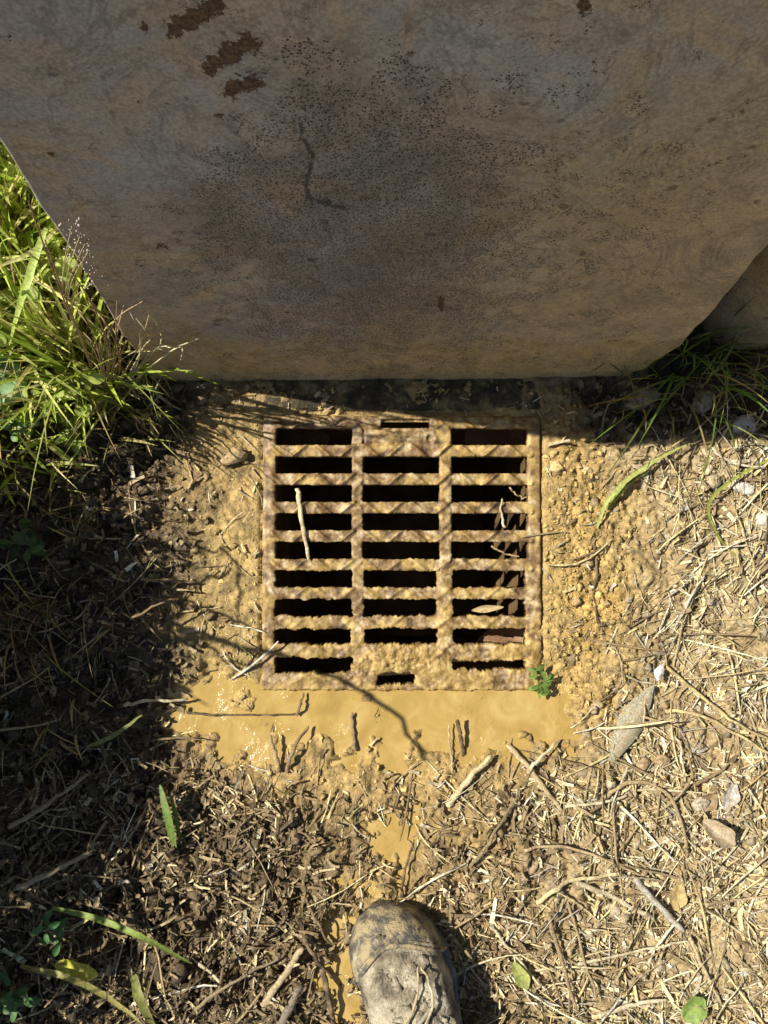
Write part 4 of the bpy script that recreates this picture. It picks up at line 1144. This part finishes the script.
dry_spray('thin brown dry stalks leaning along the edge of the wall', (100, 395), [
    ([(110,360),(95,310),(70,270)], [.02,.03,.02]), ([(120,370),(110,330),(88,300)], [.02,.03,.02]), ([(125,380),(135,395),(160,402)], [.02,.03,.02]),
    ([(90,360),(70,310),(45,240)], [.02,.03,.02]), ([(85,350),(60,290),(28,200)], [.02,.03,.02])], (.40,.27,.13), wpx=2.4)
tg = []
r3 = np.random.default_rng(21)
for _ in range(16):
    a, b = r3.uniform(60, 150), r3.uniform(300, 368)
    tg.append(([(.5*a+52+r3.uniform(-14,14), .45*b+205+r3.uniform(-12,12)), (a, b)], [.03, .014]))
    tg[-1] = ([(p_[0], min(p_[1], 370)) for p_ in tg[-1][0]], tg[-1][1])
dry_spray('tangle of fine dry brown stems across the lower corner of the wall', (108, 398), tg, (.46,.33,.17), wpx=1.9)
dry_spray('curling pale green runner hanging from the bank into the shade', (96, 400), [([(104,410),(92,428),(80,448),(66,468)], [.04,.05,.045,.03])], (.42,.46,.12), wpx=4.2, name='runner')
# small pale seed heads by the wall edge
def seed_heads():
    p = at(70, 330)
    parts = []; v, f = ico()
    stems = []
    tops = [(72,226),(80,236),(70,245),(88,252),(78,262),(92,270),(85,244),(94,282)]
    balls = []
    for (a, b) in tops:
        q = before_wall(a, b, .012)-p
        stems.append(spline([p-p, q*.5+np.array([0,0,.02]), q], 10))
        for _ in range(9): balls.append(q+rng.normal(0, .004, 3))
    SP = np.array(stems); w = np.full(SP.shape[:2], .00045)
    V, Fc, C = tubes(SP, w, w, np.array([(.42,.36,.2)]*len(stems)), 4)
    root = empty('seed_stalks', p); tag(root, 'thin stalks with tiny whitish seed heads against the wall edge', 'seed stalks')
    mesh_obj('stem', V, Fc, M_straw, root, cols=C)
    balls = np.array(balls); n = len(balls)
    B = v[None]*rng.uniform(.0004, .0012, (n,1,3))*(1+.4*rng.normal(size=(n,12,1)).clip(-1,1))+balls[:,None,:]
    mesh_obj('seed_head', B.reshape(-1,3), (f[None]+(np.arange(n)*12)[:,None,None]).reshape(-1,3), M_straw, root, cols=np.full((n*12,3), .0)+np.array([.52,.44,.40]))
seed_heads()

# unseen bushes beyond the left edge of the picture, placed to throw the shade over the left soil
def bush(label, cx, cy, rx, ry, h, n, seed):
    r2 = np.random.default_rng(seed)
    g0 = float(ground(np.array([cx]), np.array([cy]))[0])
    root = empty('bush', (cx, cy, g0)); tag(root, label, 'bush', 'unseen bushes on the left bank')
    ns = 26
    a = r2.uniform(0, 6.28, ns); q = r2.uniform(.1, .9, ns)
    t = np.linspace(0, 1, 8)[None,:]
    S = np.stack([np.cos(a)[:,None]*q[:,None]*rx*t, np.sin(a)[:,None]*q[:,None]*ry*t, (h*r2.uniform(.6,1,ns))[:,None]*t**.8], -1)
    S += .012*r2.normal(size=S.shape)*t[...,None]
    w = np.linspace(.0032,.0009,8)[None,:]*np.ones((ns,1))
    V, Fc, C = tubes(S, w, w, np.array([(.16,.11,.05)]*ns), 6)
    mesh_obj('stem', V, Fc, M_twig, root, cols=C)
    # leaves grow in clumps along the stems
    k = r2.integers(0, ns, n); j = r2.integers(2, 8, n)
    c0 = S[k, j] + r2.normal(0, .035, (n,3))
    c0[:,2] = np.maximum(c0[:,2], .01)
    sx = cx + c0[:,0] + .829*(g0+c0[:,2]-ZL)
    c0 = c0[(sx < -.275+.02*r2.normal(size=n)) & (cx+c0[:,0] < -.50+.40*(c0[:,2]))]; n = len(c0)
    an = r2.uniform(0, 6.28, n); ln = r2.uniform(.016, .034, n); K = 6
    tt = np.linspace(0, 1, K)[None,:]
    P = np.stack([c0[:,0:1]+np.cos(an)[:,None]*ln[:,None]*tt, c0[:,1:2]+np.sin(an)[:,None]*ln[:,None]*tt, c0[:,2:3]+ln[:,None]*(r2.normal(.1,.4,n)[:,None]*tt-.3*tt**2)], -1)
    wd = (ln*.24)[:,None]*(np.sin(np.linspace(.15, np.pi-.05, K))**.8)[None,:]
    V, Fc, C = ribbons(P, wd, picks(np.array([(.07,.13,.025),(.10,.17,.03),(.06,.10,.02),(.14,.19,.04)]), n, .2), .25, r2.normal(0,.6,(n,1))*np.ones((1,K)))
    mesh_obj('foliage', V, Fc, M_leaf, root, cols=C)
bush('unseen leafy dark green bush beyond the left edge beside the grate', -.66, .10, .13, .15, .42, 4200, 1)
bush('unseen leafy dark green bush beyond the left edge beside the puddle', -.66, -.10, .13, .14, .42, 4200, 2)
bush('unseen lower sparse bush beyond the left edge beside the boot', -.68, -.33, .12, .12, .36, 1300, 3)

# unseen bare twigs added to the first bush, set toward the sun so their thin shadows fall left of the grate and across the puddle
def bare_twigs():
    root = bpy.data.objects['bush']; o0 = np.array(root.location)
    EL_, AZ_ = R(50), R(9)
    ts = np.array([-math.cos(EL_)*math.cos(AZ_), math.cos(EL_)*math.sin(AZ_), math.sin(EL_)])
    for tgt, zz, w in (([(168,568),(197,566)], .32, .0026), ([(168,590),(200,583),(234,570)], .33, .0038), ([(172,600),(215,612),(250,628)], .34, .0030),
                       ([(160,622),(210,638),(258,655)], .36, .0036), ([(168,637),(210,652),(262,668)], .38, .0030), ([(228,556),(238,590),(236,625)], .36, .0022),
                       ([(215,640),(300,662),(355,686),(395,715),(428,758)], .52, .0048)):
        pts = []
        for k, (a, b) in enumerate(tgt):
            g_ = at(a, b); pts.append(g_ + ts*((zz-.02*k)/ts[2]))
        p0 = pts[0]; pts = [np.array([-.66, .10+.3*(p0[1]-.10), .25]), p0+np.array([-.07, .0, -.03])] + pts
        P = (spline(pts, 30)-o0)[None]; P[...,1:] += .003*rng.normal(size=(1,30,2))
        wd = (w*np.linspace(1.2, .45, 30))[None]
        V, Fc, C = tubes(P, wd, wd, np.array([(.17,.12,.06)]), 6)
        mesh_obj('stem', V, Fc, M_twig, root, cols=C)
bare_twigs()
# ------------------------------------------------------------------ boot
def boot():
    # local frame: +y to the toe, z up; length .30
    tip = at(384, 905)
    ang = R(19)
    root = empty('hiking_boot', (0,0,0)); tag(root, 'muddy grey hiking boot standing in the mud at the bottom edge, toe to the grate', 'boot')
    L = .305
    z0 = ZL - .004
    def prof(s):     # s: 0 heel .. 1 toe -> half width left, right, of the sole
        w = np.interp(s, [0,.03,.08,.2,.38,.55,.70,.80,.88,.94,.975,1], [.012,.024,.031,.035,.034,.043,.0515,.0525,.048,.037,.025,.004])
        return w
    def shift(s): return np.interp(s, [0,.5,.75,1], [0,.0,.002,-.006])
    def solid(nm, rows, m, mat, cols, exponent=2.4, wn=.0006):
        """rows: (s, scale, zbot, ztop)"""
        P = []
        for (s, wl, zb, zt) in rows:
            A = np.linspace(0, 2*np.pi, m, endpoint=False)
            ca, sa = np.cos(A), np.sin(A)
            e = 2/exponent
            xx = np.sign(ca)*np.abs(ca)**e*wl + shift(s)
            zz = (zb+zt)/2 + np.sign(sa)*np.abs(sa)**e*(zt-zb)/2
            P.append(np.stack([xx, np.full(m, (s-1)*L), zz], 1))
        n = len(P); P = np.concatenate(P)
        if nm == 'upper':
            sl = 1+P[:,1]/L
            P[:,2] -= (P[:,2] > .05)*(.0022*np.exp(-((sl-.735+.06*np.abs(P[:,0])*8)/.006)**2)+.0018*np.exp(-((sl-.70+.05*np.abs(P[:,0])*6)/.006)**2)+.0018*np.exp(-((sl-.775-.2*P[:,0])/.005)**2))
        q = fbm3(P[:,0], P[:,1], P[:,2], .03, 3, 14)*wn*2 + fbm3(P[:,0], P[:,1], P[:,2], .008, 2, 15)*wn
        P[:,0] += q; P[:,2] += q
        F_ = [tuple(f) for f in grid_faces(n, m, True)] + [tuple(range(m))[::-1], tuple((n-1)*m+i for i in range(m))]
        o = mesh_obj(nm, P, F_, mat, root)
        return o
    M_rub = mat_noise('dark_rubber_muddy', [(.35, (.035,.036,.038)), (.5, (.10,.10,.095)), (.62, (.26,.21,.13))], 55, .55, 350, .002)
    M_up = mat_noise('mud_smeared_leather', [(.36, (.09, .075, .052)), (.48, (.27, .22, .14)), (.62, (.52, .45, .31))], 42, .8, 220, .006, 1.0)
    M_cap = mat_noise('grey_rubber_toe_cap', [(.36, (.06,.055,.045)), (.46, (.12,.105,.08)), (.57, (.37,.285,.15))], 60, .6, 260, .004, .9)
    M_lace = mat_noise('dirty_lace', [(.3, (.20,.17,.12)), (.6, (.42,.37,.27))], 300, .85, 900, .001)
    S = np.concatenate([np.linspace(0, .9, 90), .9+.1*np.sin(np.linspace(.06, 1, 16)*np.pi/2)])
    solid('sole', [(s, prof(s)*1.04, 0, .026+.004*max(0,s-.75)*4) for s in S], 40, M_rub, None, 5.0)
    def ztop(s): return float(np.interp(s, [0,.06,.2,.36,.5,.62,.74,.84,.92,.97,1.0], [.075,.10,.128,.128,.108,.092,.081,.073,.062,.047,.026]))
    def wup(s): return float(prof(s))*.95
    solid('upper', [(s, max(wup(s)*.97,.003), .016, ztop(s)) for s in S if s < .985], 64, M_up, None, 2.5, .0026)
    # toe cap: a shell that wraps the front, its rear edge curved
    P = []; na, nr = 48, 22
    for i in range(nr):
        k = i/(nr-1)
        row = []
        for j in range(na):
            a = math.pi*j/(na-1)
            s = 1-.002 - (k*(.095+.10*abs(math.cos(a))**1.5))**1.0
            s = .998-(.998-s)
            wl, zt = wup(s)*1.03+.0018, ztop(s)+.0030
            zb = .016; e = 2/2.5
            ca, sa = math.cos(a), math.sin(a)
            xx = math.copysign(abs(ca)**e, ca)*wl+float(shift(s)); zz = zb+.006+(zt-zb-.006)*abs(sa)**e
            row.append((xx, (s-1)*L+.0012*(1-k), zz))
        P.append(row)
    P = np.array(P).reshape(-1,3)
    q = fbm3(P[:,0], P[:,1], P[:,2], .02, 3, 16)*.0011; P[:,2] += q
    mesh_obj('toe_cap', P, grid_faces(nr, na), M_cap, root)
    lip = P.reshape(nr, na, 3)[-1]; lip2 = P.reshape(nr, na, 3)[-4]
    for ed, wd_ in ((lip, .0026), (lip2, .0010)):
        V, Fc, C = tubes(ed[None, 2:-2]+np.array([0,0,.0004]), np.full((1,na-4), wd_), np.full((1,na-4), wd_*.7), np.array([(.2,.17,.12)]), 6)
        mesh_obj('seam', V, Fc, M_cap, root)
    # dried mud sticking to the upper
    r2 = np.random.default_rng(3); v_, f_ = ico2(); vs_ = []
    for _ in range(320):
        ss = r2.uniform(.5, .93); xx = r2.uniform(-.8, .8)
        zt = ztop(ss)-.030*abs(xx)**2.6
        vs_.append(v_*(1+.3*r2.normal(size=(len(v_),1)).clip(-1,1))*np.array([1.3,1.3,.5])*min(.0007*math.exp(r2.gamma(2,.45)), .006) + np.array([xx*wup(ss)+float(shift(ss)), (ss-1)*L, zt+.001]))
    mesh_obj('mud_flecks', np.concatenate(vs_), (f_[None]+(np.arange(len(vs_))*len(v_))[:,None,None]).reshape(-1,3), M_up, root)
    # shaft with padded collar
    rings = []
    for h, sx, sy, cy_ in ((.085,.033,.062,-.235),(.105,.035,.058,-.235),(.125,.036,.054,-.237),(.145,.037,.052,-.240),(.160,.040,.054,-.241),(.168,.040,.054,-.241),(.170,.036,.050,-.241),(.162,.032,.046,-.241),(.12,.029,.043,-.24),(.07,.028,.04,-.235)):
        A = np.linspace(0, 2*np.pi, 40, endpoint=False)
        rings.append(np.stack([np.cos(A)*sx, cy_+np.sin(A)*sy, np.full(40, h)+.008*np.sin(A)], 1))
    Pq = np.concatenate(rings); Pq[:,0] += fbm3(Pq[:,0],Pq[:,1],Pq[:,2],.03,3,19)*.001
    mesh_obj('shaft', Pq, [tuple(f) for f in grid_faces(len(rings), 40, True)] + [tuple((len(rings)-1)*40+i for i in range(40))], M_up, root)
    # tongue
    K, m = 18, 9
    T, Sx = np.meshgrid(np.linspace(0,1,K), np.linspace(-1,1,m), indexing='ij')
    s_ = .72-.34*T
    Zt = np.interp(s_.ravel(), [0,.06,.2,.36,.5,.62,.74,.84], [.075,.10,.128,.128,.108,.092,.081,.073]).reshape(T.shape)
    V = np.stack([Sx*(.017+.004*T), (s_-1)*L, Zt+.003+.004*T-.004*Sx**2], -1).reshape(-1,3)
    mesh_obj('tongue', V, grid_faces(K, m), M_up, root)
    # laces: zigzag across the tongue
    for i in range(5):
        s0 = .70-.062*i
        for sg in (-1, 1):
            pts = []
            for t in np.linspace(-1, 1, 12):
                ss = s0 - .031*(t*sg+1)
                pts.append((t*(.021+.001*i), (ss-1)*L, ztop(ss)+.0075+.0012*(sg>0)-.006*t*t))
            w = np.full((1,12), .0022)
            V, Fc, C = tubes(np.array(pts)[None], w, w*.6, np.array([(.4,.35,.25)]), 6)
            mesh_obj('lace', V, Fc, M_lace, root)
    root.rotation_euler = (0, 0, ang)
    # toe tip is the local origin
    root.scale = (1.02, 1.06, 1.0)
    root.location = (tip[0]-.003, tip[1]+.007, z0)
    return root
boot_root = boot()
def on_boot(px, py, l):
    d = ray(px, py); zz = ZL+.076+l
    t = (zz-CAM[2])/d[2]; return CAM+d*t
stalk('straw_stalk', 'straw stuck upright on the muddy top of the boot, left of two', 'straw stalk', [(404,1030),(418,995),(417,966)], 3.2, TAN, lifts=[.016,.008,.004], over=on_boot)
stalk('straw_stalk', 'straw stuck on the muddy top of the boot, right of two', 'straw stalk', [(424,1030),(432,1005),(428,978),(420,968)], 3.2, (.5,.42,.26), lifts=[.016,.010,.006,.004], over=on_boot)

# ------------------------------------------------------------------ light
world = bpy.data.worlds.new('World'); scene.world = world; world.use_nodes = True
nt = world.node_tree
EL, AZ = 50, 9
sky = nt.nodes.new('ShaderNodeTexSky'); sky.sky_type = 'NISHITA'; sky.sun_disc = False
sky.sun_elevation = R(EL); sky.sun_rotation = R(-(90-AZ))
nt.links.new(sky.outputs['Color'], nt.nodes['Background'].inputs['Color'])
nt.nodes['Background'].inputs['Strength'].default_value = .060
sd = bpy.data.lights.new('sun', 'SUN'); sd.energy = 5.0; sd.angle = R(.5); sd.color = (1.0, .965, .885)
so = bpy.data.objects.new('sun', sd); col.objects.link(so)
to_sun = Vector((-math.cos(R(EL))*math.cos(R(AZ)), math.cos(R(EL))*math.sin(R(AZ)), math.sin(R(EL))))
so.rotation_euler = (-to_sun).to_track_quat('-Z', 'Y').to_euler()
so.location = to_sun*5

cd = bpy.data.cameras.new('camera'); cd.sensor_fit = 'VERTICAL'; cd.sensor_height = 36; cd.lens = F/H_*36
cd.clip_start = .01; cd.clip_end = 500
co = bpy.data.objects.new('camera', cd); col.objects.link(co); co.location = CAM; co.rotation_euler = (TILT, 0, 0)
scene.camera = co
scene.view_settings.view_transform = 'Standard'; scene.view_settings.look = 'None'; scene.view_settings.exposure = .66; scene.view_settings.gamma = 1
scene.view_settings.use_curve_mapping = False
scene.cycles.max_bounces = 6; scene.cycles.use_denoising = True
